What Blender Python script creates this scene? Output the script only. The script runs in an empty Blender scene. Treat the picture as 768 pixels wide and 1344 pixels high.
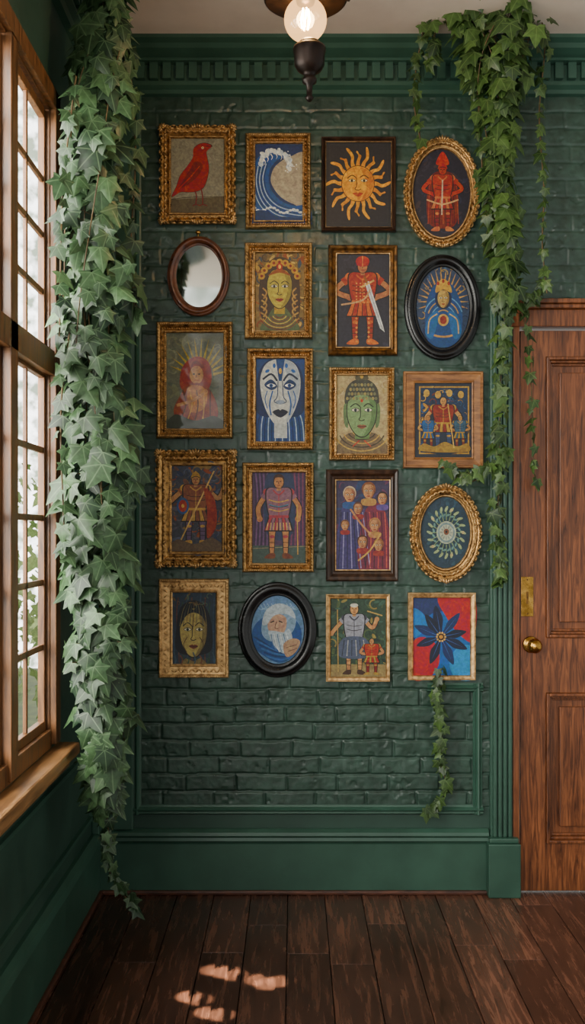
import bpy, math, random
import numpy as np
from mathutils import Vector, Matrix
random.seed(7)
R=random.random
def U(a,b): return a+(b-a)*random.random()
F=1300.;D=4.;CX=386.;CY=700.;HC=1.45
def W(px,py,y=0.):
    d=D+y
    return Vector(((px-CX)*d/F,y,HC-(py-CY)*d/F))
def lin(v): return v/12.92 if v<=.04045 else ((v+.055)/1.055)**2.4
def C(h):
    h=h.lstrip('#')
    if len(h)==3: h=''.join(c*2 for c in h)
    return tuple(lin(int(h[i:i+2],16)/255) for i in (0,2,4))+(1,)
# ---------------------------------------------------------------- materials
def newmat(name):
    m=bpy.data.materials.new(name); m.use_nodes=True
    nt=m.node_tree; return m,nt,nt.nodes,nt.links,nt.nodes['Principled BSDF']
def M(name,c1,c2,scale=10,stretch=(1,1,1),rough=(.4,.6),metal=0,bump=0.,bdist=.002,pos=(.35,.65),detail=6,coat=0,dist=0.,attr=False,c3=None,spec=.5,blotch=0):
    m,nt,N,L,b=newmat(name)
    tc=N.new('ShaderNodeTexCoord'); mp=N.new('ShaderNodeMapping'); mp.inputs['Scale'].default_value=stretch
    L.new(tc.outputs['Object'],mp.inputs['Vector'])
    vec=mp.outputs['Vector']
    if attr:
        at=N.new('ShaderNodeAttribute'); at.attribute_name='Col'
        ad=N.new('ShaderNodeVectorMath'); ad.operation='MULTIPLY_ADD'
        L.new(at.outputs['Color'],ad.inputs[0]); ad.inputs[1].default_value=(13,17,11); L.new(vec,ad.inputs[2]); vec=ad.outputs[0]
    no=N.new('ShaderNodeTexNoise'); no.inputs['Scale'].default_value=scale; no.inputs['Detail'].default_value=detail
    no.inputs['Distortion'].default_value=dist; no.inputs['Roughness'].default_value=.6
    L.new(vec,no.inputs['Vector'])
    cr=N.new('ShaderNodeValToRGB'); e=cr.color_ramp.elements
    e[0].position=pos[0]; e[0].color=c1; e[1].position=pos[1]; e[1].color=c2
    if c3: q=e.new((pos[0]+pos[1])/2); q.color=c3
    L.new(no.outputs['Fac'],cr.inputs['Fac'])
    out=cr.outputs['Color']
    if blotch:
        n2=N.new('ShaderNodeTexNoise'); n2.inputs['Scale'].default_value=blotch; n2.inputs['Detail'].default_value=3; L.new(tc.outputs['Object'],n2.inputs['Vector'])
        m2=N.new('ShaderNodeMapRange'); m2.inputs['From Min'].default_value=.3; m2.inputs['From Max'].default_value=.7; m2.inputs['To Min'].default_value=.72; m2.inputs['To Max'].default_value=1.25; L.new(n2.outputs['Fac'],m2.inputs['Value'])
        x2=N.new('ShaderNodeVectorMath'); x2.operation='SCALE'; L.new(out,x2.inputs[0]); L.new(m2.outputs[0],x2.inputs['Scale']); out=x2.outputs[0]
    if attr:
        sp=N.new('ShaderNodeSeparateColor'); L.new(at.outputs['Color'],sp.inputs[0])
        mr=N.new('ShaderNodeMapRange'); mr.inputs['To Min'].default_value=.5; mr.inputs['To Max'].default_value=1.45
        L.new(sp.outputs[0],mr.inputs['Value'])
        mx=N.new('ShaderNodeVectorMath'); mx.operation='SCALE'; L.new(out,mx.inputs[0]); L.new(mr.outputs[0],mx.inputs['Scale']); out=mx.outputs[0]
    L.new(out,b.inputs['Base Color'])
    rr=N.new('ShaderNodeMapRange'); rr.inputs['To Min'].default_value=rough[0]; rr.inputs['To Max'].default_value=rough[1]
    rr.inputs['From Min'].default_value=.3; rr.inputs['From Max'].default_value=.7
    L.new(no.outputs['Fac'],rr.inputs['Value']); L.new(rr.outputs[0],b.inputs['Roughness'])
    b.inputs['Metallic'].default_value=metal; b.inputs['Coat Weight'].default_value=coat; b.inputs['Coat Roughness'].default_value=.08
    b.inputs['Specular IOR Level'].default_value=spec
    if bump:
        bp=N.new('ShaderNodeBump'); bp.inputs['Strength'].default_value=bump; bp.inputs['Distance'].default_value=bdist
        L.new(no.outputs['Fac'],bp.inputs['Height']); L.new(bp.outputs[0],b.inputs['Normal'])
    return m
m_brick=M('painted_brick_green',C('#25392f'),C('#324b40'),scale=28,rough=(.27,.42),bump=.38,bdist=.004,detail=10,blotch=5)
m_green=M('painted_trim_green',C('#2b493c'),C('#335546'),scale=6,rough=(.33,.45),bump=.12,bdist=.002)
m_greenL=M('painted_plaster_green',C('#263f35'),C('#2d4a3e'),scale=5,rough=(.4,.55),bump=.15,bdist=.002)
m_ceil=M('ceiling_plaster',C('#c8b8aa'),C('#d5c6b8'),scale=4,rough=(.8,.9))
m_gold=M('antique_gold',C('#52361a'),C('#cfa262'),scale=55,rough=(.26,.44),metal=.8,bump=.4,bdist=.002,pos=(.34,.62))
m_gold2=M('pale_gold',C('#7b5830'),C('#d8b078'),scale=60,rough=(.28,.44),metal=.72,bump=.3,bdist=.001,pos=(.3,.6))
m_golddk=M('dark_bronze_gold',C('#2c1a0a'),C('#8a602c'),scale=45,rough=(.3,.5),metal=.7,bump=.4,bdist=.002,pos=(.35,.68))
m_dwood=M('dark_walnut',C('#1d110b'),C('#452c1b'),scale=8,stretch=(6,6,1.5),rough=(.3,.45),bump=.15)
m_bwood=M('red_mahogany',C('#34180d'),C('#743f22'),scale=8,stretch=(4,4,2),rough=(.25,.4),bump=.1,coat=.3)
m_oak=M('honey_oak',C('#6a4223'),C('#a26e3b'),scale=12,stretch=(1.2,6,6),rough=(.4,.55),bump=.2)
m_black=M('black_lacquer',C('#08080a'),C('#121214'),scale=10,rough=(.2,.32),bump=.05)
m_door=M('door_oak',C('#281208'),C('#935730'),scale=6,stretch=(10,10,.8),rough=(.28,.44),bump=.35,bdist=.002,dist=1.5,pos=(.28,.72),c3=C('#693a1e'),detail=9,blotch=2.5)
m_win=M('window_wood',C('#3c2210'),C('#8a5a33'),scale=7,stretch=(9,9,1),rough=(.35,.5),bump=.2,pos=(.3,.7),c3=C('#684322'))
m_sill=M('sill_wood',C('#6a4526'),C('#b38352'),scale=6,stretch=(9,1,9),rough=(.35,.5),bump=.2,pos=(.3,.7))
m_shoe=M('shoe_wood',C('#321b14'),C('#603828'),scale=8,stretch=(2,9,9),rough=(.4,.5),bump=.1)
m_floor=M('floor_planks',C('#22140f'),C('#80523c'),scale=4,stretch=(12,.9,6),rough=(.17,.33),bump=.2,bdist=.002,dist=1.,pos=(.22,.82),c3=C('#4c3024'),attr=True,detail=7,blotch=1.6)
m_under=M('floor_gap',C('#060403'),C('#0b0705'),scale=8)
m_brass=M('brass',C('#8e682a'),C('#d0a254'),scale=20,rough=(.2,.32),metal=1,bump=.05)
m_iron=M('dark_iron',C('#120c09'),C('#2a1b13'),scale=20,rough=(.35,.5),metal=.6,bump=.1)
m_stem=M('ivy_stem',C('#3a2a16'),C('#5c4a28'),scale=30,rough=(.6,.8))
m_soil=M('garden_ground',C('#2c3a1c'),C('#4c5a30'),scale=3,rough=(.8,.9))
def art_mat(name,coat,rough):
    m,nt,N,L,b=newmat(name)
    at=N.new('ShaderNodeAttribute'); at.attribute_name='Col'
    tc=N.new('ShaderNodeTexCoord'); no=N.new('ShaderNodeTexNoise'); no.inputs['Scale'].default_value=90; no.inputs['Detail'].default_value=8; no.inputs['Roughness'].default_value=.7
    L.new(tc.outputs['Object'],no.inputs['Vector'])
    mr=N.new('ShaderNodeMapRange'); mr.inputs['From Min'].default_value=.3; mr.inputs['From Max'].default_value=.7
    mr.inputs['To Min'].default_value=.6; mr.inputs['To Max'].default_value=1.15; L.new(no.outputs['Fac'],mr.inputs['Value'])
    n2=N.new('ShaderNodeTexNoise'); n2.inputs['Scale'].default_value=38; n2.inputs['Distortion'].default_value=2.; L.new(tc.outputs['Object'],n2.inputs['Vector'])
    h2=N.new('ShaderNodeMapRange'); h2.inputs['From Min'].default_value=.3; h2.inputs['From Max'].default_value=.7; h2.inputs['To Min'].default_value=.485; h2.inputs['To Max'].default_value=.515; L.new(n2.outputs['Fac'],h2.inputs['Value'])
    hs=N.new('ShaderNodeHueSaturation'); hs.inputs['Saturation'].default_value=1.1; L.new(at.outputs['Color'],hs.inputs['Color']); L.new(h2.outputs[0],hs.inputs['Hue'])
    v2=N.new('ShaderNodeMapRange'); v2.inputs['From Min'].default_value=.3; v2.inputs['From Max'].default_value=.7; v2.inputs['To Min'].default_value=.8; v2.inputs['To Max'].default_value=1.2; L.new(n2.outputs['Fac'],v2.inputs['Value']); L.new(v2.outputs[0],hs.inputs['Value'])
    s=N.new('ShaderNodeVectorMath'); s.operation='SCALE'; L.new(hs.outputs['Color'],s.inputs[0]); L.new(mr.outputs[0],s.inputs['Scale'])
    L.new(s.outputs[0],b.inputs['Base Color']); b.inputs['Roughness'].default_value=rough
    b.inputs['Coat Weight'].default_value=coat; b.inputs['Coat Roughness'].default_value=.03
    bp=N.new('ShaderNodeBump'); bp.inputs['Strength'].default_value=.15; bp.inputs['Distance'].default_value=.001
    L.new(no.outputs['Fac'],bp.inputs['Height']); L.new(bp.outputs[0],b.inputs['Normal'])
    return m
m_art=art_mat('painted_canvas',0,.55); m_artg=art_mat('glazed_print',.7,.5)
def leaf_mat(name,dark,light,vein,trans=.25,vs=.5):
    m,nt,N,L,b=newmat(name)
    at=N.new('ShaderNodeAttribute'); at.attribute_name='Col'
    sp=N.new('ShaderNodeSeparateColor'); L.new(at.outputs['Color'],sp.inputs[0])
    def mt(op,a,b_=None,c=None):
        n=N.new('ShaderNodeMath'); n.operation=op
        for i,v in enumerate((a,b_,c)):
            if v is None: continue
            if isinstance(v,(int,float)): n.inputs[i].default_value=v
            else: L.new(v,n.inputs[i])
        return n.outputs[0]
    x=mt('MULTIPLY_ADD',sp.outputs[1],2.,-1.); y=mt('MULTIPLY_ADD',sp.outputs[2],2.,-1.)
    ang=mt('ARCTAN2',x,y); an=mt('DIVIDE',ang,math.radians(52))
    fr=mt('PINGPONG',an,.5)
    r=mt('SQRT',mt('ADD',mt('MULTIPLY',x,x),mt('MULTIPLY',y,y)))
    dist=mt('MULTIPLY',fr,r)
    mr=N.new('ShaderNodeMapRange'); mr.inputs['From Min'].default_value=.004; mr.inputs['From Max'].default_value=.034; mr.inputs['To Min'].default_value=vs; mr.inputs['To Max'].default_value=0
    L.new(dist,mr.inputs['Value'])
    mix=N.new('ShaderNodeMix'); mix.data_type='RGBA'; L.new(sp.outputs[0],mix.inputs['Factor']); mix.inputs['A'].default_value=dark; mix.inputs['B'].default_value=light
    tc=N.new('ShaderNodeTexCoord'); no=N.new('ShaderNodeTexNoise'); no.inputs['Scale'].default_value=60; L.new(tc.outputs['Object'],no.inputs['Vector'])
    nm=N.new('ShaderNodeMapRange'); nm.inputs['From Min'].default_value=.3; nm.inputs['From Max'].default_value=.7; nm.inputs['To Min'].default_value=.7; nm.inputs['To Max'].default_value=1.3; L.new(no.outputs['Fac'],nm.inputs['Value'])
    sc_=N.new('ShaderNodeVectorMath'); sc_.operation='SCALE'; L.new(mix.outputs['Result'],sc_.inputs[0]); L.new(nm.outputs[0],sc_.inputs['Scale'])
    mix2=N.new('ShaderNodeMix'); mix2.data_type='RGBA'; L.new(mr.outputs[0],mix2.inputs['Factor']); L.new(sc_.outputs[0],mix2.inputs['A']); mix2.inputs['B'].default_value=vein
    L.new(mix2.outputs['Result'],b.inputs['Base Color']); b.inputs['Roughness'].default_value=.4
    tr=N.new('ShaderNodeBsdfTranslucent'); L.new(mix2.outputs['Result'],tr.inputs['Color'])
    ms=N.new('ShaderNodeMixShader'); ms.inputs[0].default_value=trans
    L.new(b.outputs[0],ms.inputs[1]); L.new(tr.outputs[0],ms.inputs[2]); L.new(ms.outputs[0],N['Material Output'].inputs['Surface'])
    return m
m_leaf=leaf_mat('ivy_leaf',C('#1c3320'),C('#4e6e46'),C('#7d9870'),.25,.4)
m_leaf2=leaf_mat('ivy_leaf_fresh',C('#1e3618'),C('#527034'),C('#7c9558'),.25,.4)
m_bush=leaf_mat('garden_leaf',C('#44602f'),C('#a5b878'),C('#a5b878'),.5,.1)
def glass_mat(name,tint,rough=.02,em=None,f=.08):
    m,nt,N,L,b=newmat(name); N.remove(b)
    t=N.new('ShaderNodeBsdfTransparent'); t.inputs[0].default_value=tint
    g=N.new('ShaderNodeBsdfGlossy'); g.inputs['Roughness'].default_value=rough
    ms=N.new('ShaderNodeMixShader'); ms.inputs[0].default_value=f
    L.new(t.outputs[0],ms.inputs[1]); L.new(g.outputs[0],ms.inputs[2]); o=ms.outputs[0]
    if em:
        e=N.new('ShaderNodeEmission'); e.inputs[0].default_value=em[0]; e.inputs[1].default_value=em[1]
        a=N.new('ShaderNodeAddShader'); L.new(o,a.inputs[0]); L.new(e.outputs[0],a.inputs[1]); o=a.outputs[0]
    L.new(o,N['Material Output'].inputs['Surface']); return m
m_glass=glass_mat('window_glass',(.97,.98,.97,1))
m_bulb=glass_mat('bulb_glass',(1,.86,.62,1),em=((1,.56,.22,1),1.2),f=.06)
m,nt,N_,L_,b=newmat('filament'); b.inputs['Emission Color'].default_value=(1,.62,.25,1); b.inputs['Emission Strength'].default_value=120; b.inputs['Base Color'].default_value=(1,.5,.1,1); m_fil=m
m,nt,N_,L_,b=newmat('mirror_silver'); b.inputs['Metallic'].default_value=1; b.inputs['Base Color'].default_value=(.6,.63,.6,1); b.inputs['Roughness'].default_value=.05; m_mirror=m

# ---------------------------------------------------------------- mesh builder
class MB:
    def __init__(s): s.v=[];s.f=[];s.m=[];s.c=[]
    def add(s,vs,fs,mi=0,col=None):
        o=len(s.v); s.v+= [tuple(v) for v in vs]; s.f+=[tuple(i+o for i in f) for f in fs]; s.m+=[mi]*len(fs)
        s.c+=[col]*len(fs)
    def box(s,x0,x1,y0,y1,z0,z1,mi=0,col=None):
        if x0>x1:x0,x1=x1,x0
        if y0>y1:y0,y1=y1,y0
        if z0>z1:z0,z1=z1,z0
        s.add([(x0,y0,z0),(x1,y0,z0),(x1,y1,z0),(x0,y1,z0),(x0,y0,z1),(x1,y0,z1),(x1,y1,z1),(x0,y1,z1)],
          [(0,3,2,1),(4,5,6,7),(0,1,5,4),(1,2,6,5),(2,3,7,6),(3,0,4,7)],mi,col)
    def grid(s,rows,closed_u=False,closed_v=False,mi=0):
        n=len(rows);k=len(rows[0]);vs=[p for r in rows for p in r];fs=[]
        for i in range(n if closed_u else n-1):
            for j in range(k if closed_v else k-1):
                a=i*k+j;b=i*k+(j+1)%k;c=((i+1)%n)*k+(j+1)%k;d=((i+1)%n)*k+j
                fs.append((a,b,c,d))
        s.add(vs,fs,mi)
    def ell(s,c,r,ang=0,n=8,k=5,mi=0):
        ca,sa=math.cos(ang),math.sin(ang);vs=[];fs=[]
        vs.append((c[0],c[1]-r[1],c[2]))
        for i in range(1,k):
            t=math.pi*i/k
            for j in range(n):
                p=2*math.pi*j/n
                x=r[0]*math.sin(t)*math.cos(p);z=r[2]*math.sin(t)*math.sin(p);y=-r[1]*math.cos(t)
                vs.append((c[0]+x*ca-z*sa,c[1]+y,c[2]+x*sa+z*ca))
        vs.append((c[0],c[1]+r[1],c[2]));e=len(vs)-1
        for j in range(n):
            fs.append((0,1+j,1+(j+1)%n)); fs.append((e,1+(k-2)*n+(j+1)%n,1+(k-2)*n+j))
            for i in range(k-2):
                a=1+i*n+j;b=1+i*n+(j+1)%n;fs.append((a,a+n,b+n,b))
        s.add(vs,fs,mi)
    def tube(s,pts,r,n=6,mi=0):
        pts=[Vector(p) for p in pts];rows=[]
        for i,p in enumerate(pts):
            t=(pts[min(i+1,len(pts)-1)]-pts[max(i-1,0)]).normalized()
            a=t.orthogonal().normalized() if abs(t.x)>.9 else t.cross(Vector((1,0,0))).normalized()
            b=t.cross(a);rad=r[i] if isinstance(r,(list,tuple)) else r
            rows.append([p+(a*math.cos(q)+b*math.sin(q))*rad for q in [2*math.pi*j/n for j in range(n)]])
        s.grid(rows,closed_v=True,mi=mi)
    def lathe(s,prof,c,axis='z',n=32,mi=0):
        rows=[]
        for r,h in prof:
            row=[]
            for j in range(n):
                a=2*math.pi*j/n
                if axis=='z': row.append((c[0]+r*math.cos(a),c[1]+r*math.sin(a),c[2]+h))
                else: row.append((c[0]+r*math.cos(a),c[1]-h,c[2]+r*math.sin(a)))
            rows.append(row)
        s.grid(rows,closed_v=True,mi=mi)
    def obj(s,name,mats,smooth=False,bevel=0,parent=None,cols=None):
        me=bpy.data.meshes.new(name);me.from_pydata(s.v,[],s.f)
        for m in mats: me.materials.append(m)
        me.polygons.foreach_set('material_index',s.m)
        if smooth: me.polygons.foreach_set('use_smooth',[True]*len(s.f))
        if any(c is not None for c in s.c):
            a=me.color_attributes.new('Col','FLOAT_COLOR','CORNER');buf=[]
            for f,c in zip(s.f,s.c):
                c=c or (.5,.5,.5,1); buf+=list(c)*len(f)
            a.data.foreach_set('color',buf)
        if cols is not None:
            a=me.color_attributes.new('Col','FLOAT_COLOR','POINT'); a.data.foreach_set('color',cols)
        me.update()
        o=bpy.data.objects.new(name,me);bpy.context.collection.objects.link(o)
        if bevel:
            b=o.modifiers.new('bevel','BEVEL');b.width=bevel;b.segments=2;b.limit_method='ANGLE';b.harden_normals=False
        if parent:
            o.parent=parent;o.matrix_parent_inverse=Matrix.Translation(parent.location).inverted()
        return o
def empty(name,loc):
    e=bpy.data.objects.new(name,None);e.location=loc;e.empty_display_size=.05;bpy.context.collection.objects.link(e);return e

# ---------------------------------------------------------------- room shell
XL=-.80; ZC=3.38; XR=2.3; YF=-5.0; YL=-3.0
DX0=(680-CX)/325; DX1=DX0+.88; DZ=2.27
fl=MB(); fl.box(-.84,XR+.1,YF,.1,-.06,-.012,1,(.5,.5,.5,1))
w=.1475; x=-.025-6*w
while x<XR:
    y=.02; first=True
    while y>YF:
        l=U(.15,1.3) if first else U(.8,1.7); first=False
        y2=max(y-l,YF); cc=(R(),R(),R(),1)
        fl.box(x+.0014,x+w-.0014,y2+.001,y-.001,-.02,0,0,cc); y=y2
    x+=w
fl.obj('floor',[m_floor,m_under],bevel=.002)
mb=MB(); mb.box(-.84,XR+.1,YF+1.2,.1,ZC,ZC+.1); mb.obj('ceiling',[m_ceil])
def vnoise(X,Z,s,seed):
    rs=np.random.RandomState(seed);g=rs.rand(256,256)
    x=X/s+50;z=Z/s+50;xi=np.floor(x).astype(int);zi=np.floor(z).astype(int);fx=x-xi;fz=z-zi
    fx=fx*fx*(3-2*fx);fz=fz*fz*(3-2*fz)
    a=g[xi%256,zi%256];b=g[(xi+1)%256,zi%256];c=g[xi%256,(zi+1)%256];d=g[(xi+1)%256,(zi+1)%256]
    return (a*(1-fx)+b*fx)*(1-fz)+(c*(1-fx)+d*fx)*fz
st=.004
xs=np.arange(-.66,1.6,st);zs=np.arange(.34,3.30,st);X,Z=np.meshgrid(xs,zs,indexing='ij')
Xd=X+(vnoise(X,Z,.05,1)-.5)*.007; Zd=Z+(vnoise(X,Z,.09,2)-.5)*.007+(vnoise(X,Z,.02,12)-.5)*.0035
bh,bl=.0685,.205
row=np.floor(Zd/bh);xx=Xd+np.where(row%2==0,0,bl/2)+((row*37)%7)*.006;colm=np.floor(xx/bl)
ez=np.minimum(Zd-row*bh,(row+1)*bh-Zd);ex=np.minimum(xx-colm*bl,(colm+1)*bl-xx);e=np.minimum(ex,ez)
t=np.clip((e-.002)/.0045,0,1);t=t*t*(3-2*t)
rb=np.sin(row*12.9898+colm*78.233)*43758.5453;rb=rb-np.floor(rb)
rc=np.sin(row*39.34+colm*11.135)*24634.6345;rc=rc-np.floor(rc)
zl=(Zd-row*bh)/bh-.5
amp=np.clip(1-(Z-.85)/.6,.32,1)
hgt=.002+t*(.0085*amp*(.8+.35*rb)+zl*(rc-.5)*.0025)+ (vnoise(X,Z,.05,3)-.5)*.0018+(vnoise(X,Z,.014,4)-.5)*.0016+(vnoise(X,Z,.3,5)-.5)*.003
pit=np.clip((vnoise(X,Z,.04,8)*.6+vnoise(X,Z,.017,9)*.4-.72)/.05,0,1)
hgt=hgt-pit*.0024
hgt=np.maximum(hgt,-.003)
n1,n2=X.shape
co=np.stack([X,-hgt,Z],-1).reshape(-1,3)
idx=np.arange(n1*n2).reshape(n1,n2)
q=np.stack([idx[:-1,:-1],idx[1:,:-1],idx[1:,1:],idx[:-1,1:]],-1).reshape(-1,4)
cx_=(X[:-1,:-1]+st/2).ravel();cz_=(Z[:-1,:-1]+st/2).ravel()
keep=~((cx_>DX0-.03)&(cx_<DX1+.03)&(cz_<DZ+.03));q=q[keep]
ql=q.tolist()
mb=MB();mb.v=[tuple(v) for v in co.tolist()];mb.f=[tuple(f) for f in ql];mb.m=[0]*len(ql);mb.c=[None]*len(ql)
nb=len(ql)
mb.box(-.84,DX0-.03,.004,.1,-.02,ZC,1); mb.box(DX0-.03,DX1+.03,.004,.1,DZ+.03,ZC,1); mb.box(DX1+.03,XR,.004,.1,-.02,ZC,1)
mb.box(-.8,DX0-.04,-.006,.004,0,.36,1)
mb.box((634-CX)/325,DX0-.04,-.006,.004,.36,(1170-890)/325,1)
o=mb.obj('wall_back',[m_brick,m_greenL]);
sm=[True]*nb+[False]*(len(mb.f)-nb);o.data.polygons.foreach_set('use_smooth',sm)
WY0,WY1=-.76,-1.9; WZ0,WZ1=.76,2.84; TH=.036
mb=MB()
mb.box(XL-TH,XL,YL,.004,-.02,WZ0); mb.box(XL-TH,XL,YL,.004,WZ1,ZC); mb.box(XL-TH,XL,WY0,.004,WZ0,WZ1); mb.box(XL-TH,XL,YL,WY1,WZ0,WZ1)
mb.obj('wall_left',[m_greenL])
prof=[(0,.262),(.014,.262),(.03,.25),(.034,.238),(.026,.228),(.03,.216),(.022,.206),(.02,.2),(.02,.0)]
mb=MB();mb.grid([[(XL,-p,z) for p,z in prof],[((640-CX)/325,-p,z) for p,z in prof]]);mb.obj('baseboard_back',[m_green])
mb=MB();mb.grid([[(XL+p,0,z) for p,z in prof],[(XL+p,YL,z) for p,z in prof]]);mb.obj('baseboard_left',[m_green])
mb=MB();mb.box(XL,(638-CX)/325,-.034,-.018,0,.017);mb.box(XL+.018,XL+.034,YL,-.02,0,.017);mb.obj('trim_shoe_moulding',[m_shoe],bevel=.005)
cp=[(.175,ZC),(.175,3.366),(.15,3.358),(.135,3.345),(.10,3.335),(.082,3.332),(.082,3.322),(.045,3.32),(.045,3.25),(.055,3.248),(.055,3.236),(.035,3.226),(.025,3.214),(.0,3.21)]
mb=MB();mb.grid([[(XL+p,YL,z) for p,z in cp],[(XL+p,-p,z) for p,z in cp],[(XR,-p,z) for p,z in cp]])
x=XL+.07
while x<XR: mb.box(x,x+.032,-.068,-.04,3.258,3.321);x+=.052
y=-.09
while y>YL: mb.box(XL+.04,XL+.068,y-.032,y,3.258,3.321);y-=.052
mb.obj('trim_crown',[m_green])
mb=MB();xp=(176-CX)/325
mb.box(XL,xp,-.03,.004,.26,3.22)
mb.box(XL+.0,XL+.03,-.09,-.0,.26,3.22)
mb.obj('trim_corner_pilaster',[m_green],bevel=.004)
def mould(mbx,a,b,wid=.036,dep=.03,base=.0):
    (x0,z0),(x1,z1)=a,b;pr=[(0,0),(0,.55),(.15,.8),(.3,.7),(.45,.95),(.6,1),(.8,.6),(1,.5),(1,0)]
    hor=abs(x1-x0)>abs(z1-z0)
    r0=[];r1=[]
    for t,h in pr:
        if hor: r0.append((x0,-base-h*dep,z0+t*wid));r1.append((x1,-base-h*dep,z1+t*wid))
        else: r0.append((x0+t*wid,-base-h*dep,z0));r1.append((x1+t*wid,-base-h*dep,z1))
    mbx.grid([r0,r1])
mb=MB();zz=lambda p:(1170-p)/325
xx_=lambda p:(p-CX)/325
mould(mb,(xp-.005,zz(1066)),(xp-.005,3.22))
mould(mb,(xp,zz(1066)),(xx_(633),zz(1066)),.038)
mould(mb,(xx_(620),zz(1066)),(xx_(620),zz(895)),.038)
mould(mb,(xx_(560),zz(906)),(xx_(633),zz(906)),.036)
mb.box(XL,XL+.014,YL,-.12,.33,.345);mb.box(XL,XL+.014,YL,-.12,.60,.615);mb.box(XL,XL+.014,-.135,-.12,.33,.615)
mb.obj('trim_panel_moulding',[m_green])
mb=MB();x0,x1=xx_(642),xx_(672)
mb.box(x0,x1,-.028,.004,.22,zz(402))
for k in range(4):
    xa=x0+.006+k*(x1-x0-.012)/4; mb.box(xa+.003,xa+.0175,-.044,-.02,.235,zz(404))
mb.obj('trim_door_casing',[m_green],bevel=.004)
mb=MB();mb.box(xx_(637),xx_(679),-.07,.004,0,.215);mb.box(xx_(639),xx_(677),-.06,.004,.215,.235);mb.obj('trim_plinth_block',[m_green],bevel=.005)
door=empty('door_1',((DX0+DX1)/2,-.0,1.1))
mb=MB()
mb.box(xx_(671),DX0-.001,-.035,.06,0,DZ+.01); mb.box(DX1,DX1+.06,-.035,.06,0,DZ+.01)
mb.box(xx_(664),DX1+.09,-.05,.06,DZ+.006,DZ+.075); mb.box(xx_(657),DX1+.11,-.07,.06,DZ+.075,DZ+.092); mb.box(xx_(654),DX1+.13,-.085,.06,DZ+.092,DZ+.11)
mb.obj('door_frame',[m_door],bevel=.004,parent=door)
mb=MB();yf,yb=-.012,.03
xa,xb=DX0+.006,DX1-.006
st_=.105;midx=(xa+xb)/2
mb.box(xa,xa+st_,yf,yb,.01,DZ-.004);mb.box(xb-st_,xb,yf,yb,.01,DZ-.004);mb.box(midx-.05,midx+.05,yf,yb,.01,DZ-.004)
zs_=[(.01,zz(1104)),(zz(908),zz(835)),(zz(468),DZ-.004)]
for a,b_ in zs_: mb.box(xa,xb,yf+.0008,yb,a,b_)
for (pa,pb) in ((zz(1104),zz(908)),(zz(835),zz(468))):
    for (qa,qb) in ((xa+st_,midx-.05),(midx+.05,xb-st_)):
        mb.box(qa,qb,.024,.03,pa,pb)
        for i,(o0,o1,yy) in enumerate(((0,.012,-.022),(.012,.022,-.004),(.022,.032,.012))):
            mb.box(qa+o0,qa+o1,yy,.03,pa+o0,pb-o0);mb.box(qb-o1,qb-o0,yy,.03,pa+o0,pb-o0)
            mb.box(qa+o1,qb-o1,yy,.03,pa+o0,pa+o1);mb.box(qa+o1,qb-o1,yy,.03,pb-o1,pb-o0)
        mb.box(qa+.06,qb-.06,.010,.03,pa+.06,pb-.06)
mb.obj('door_leaf',[m_door],bevel=.003,parent=door)
mb=MB();k0=W(684,757,-.012);k1=W(700,809,-.012)
mb.box(k0.x,k1.x,-.016,-.012,k1.z,k0.z)
mb.obj('lock_plate',[m_brass],bevel=.0015,parent=door)
mb=MB();kx=(k0.x+k1.x)/2
for q_ in (.012,.148): mb.lathe([(0,.003),(.003,.002),(.0035,0)],(kx,-.0155,k0.z-q_),'y',10)
mb.box(kx-.004,kx+.004,-.0185,-.015,k1.z+.05,k1.z+.10)
mb.obj('lock_screws',[m_golddk],smooth=False,parent=door)
mb=MB();kc=W(697,846,-.012)
mb.lathe([(0,.012),(.018,.012),(.022,.008),(.03,.006),(.034,.002),(.034,0)],(kc.x,-.011,kc.z),'y',32)
mb.lathe([(0,.075),(.012,.073),(.022,.067),(.029,.056),(.030,.048),(.026,.038),(.016,.031),(.010,.027),(.010,.005)],(kc.x+.004,-.011,kc.z),'y',32)
mb.obj('door_knob',[m_brass],smooth=True,parent=door)

# ---------------------------------------------------------------- window
win=empty('window_1',(XL,-1.3,1.8));GX=-.822
mb=MB();cw=.06
mb.box(XL,XL+.022,WY0,WY0+cw,WZ0-.0,WZ1+cw);mb.box(XL,XL+.022,WY1-cw,WY0+cw,WZ1,WZ1+cw);mb.box(XL,XL+.022,WY1-cw,WY1,WZ0,WZ1+cw)
mb.box(XL-TH,XL+.002,WY0-.006,WY0+.01,WZ0,WZ1);mb.box(XL-TH,XL+.002,WY1-.01,WY1+.006,WZ0,WZ1);mb.box(XL-TH,XL+.002,WY1,WY0,WZ1-.006,WZ1+.01)
mb.box(GX-.012,GX+.04,-1.26,-1.19,WZ0,WZ1)
def sash(ya,yb,rows,s=.02):
    za,zb=rows[0],rows[-1]
    mb.box(GX-.010,GX+.012,ya,ya-s,za-.04,zb+.03);mb.box(GX-.010,GX+.012,yb,yb+s,za-.04,zb+.03)
    mb.box(GX-.010,GX+.012,yb+s,ya-s,za-.04,za);mb.box(GX-.010,GX+.012,yb+s,ya-s,zb,zb+.03)
    ym=(ya+yb)/2
    mb.box(GX-.004,GX+.008,ym-.008,ym+.008,za,zb)
    for z in rows[1:-1]: mb.box(GX-.004,GX+.008,yb+s,ya-s,z-.010,z+.010)
for ya,yb in ((-.766,-1.19),(-1.26,-1.894)):
    sash(ya,yb,[.84,1.08,1.29,1.50,1.72,1.955]); sash(ya,yb,[2.065,2.235,2.42,2.60,2.80])
mb.box(GX-.012,GX+.04,-1.894,-.766,1.965,2.045)
mb.box(GX-.012,GX+.03,-1.894,-.766,WZ0-.01,.81)
mb.obj('window_frame',[m_win],bevel=.002,parent=win)
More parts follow.
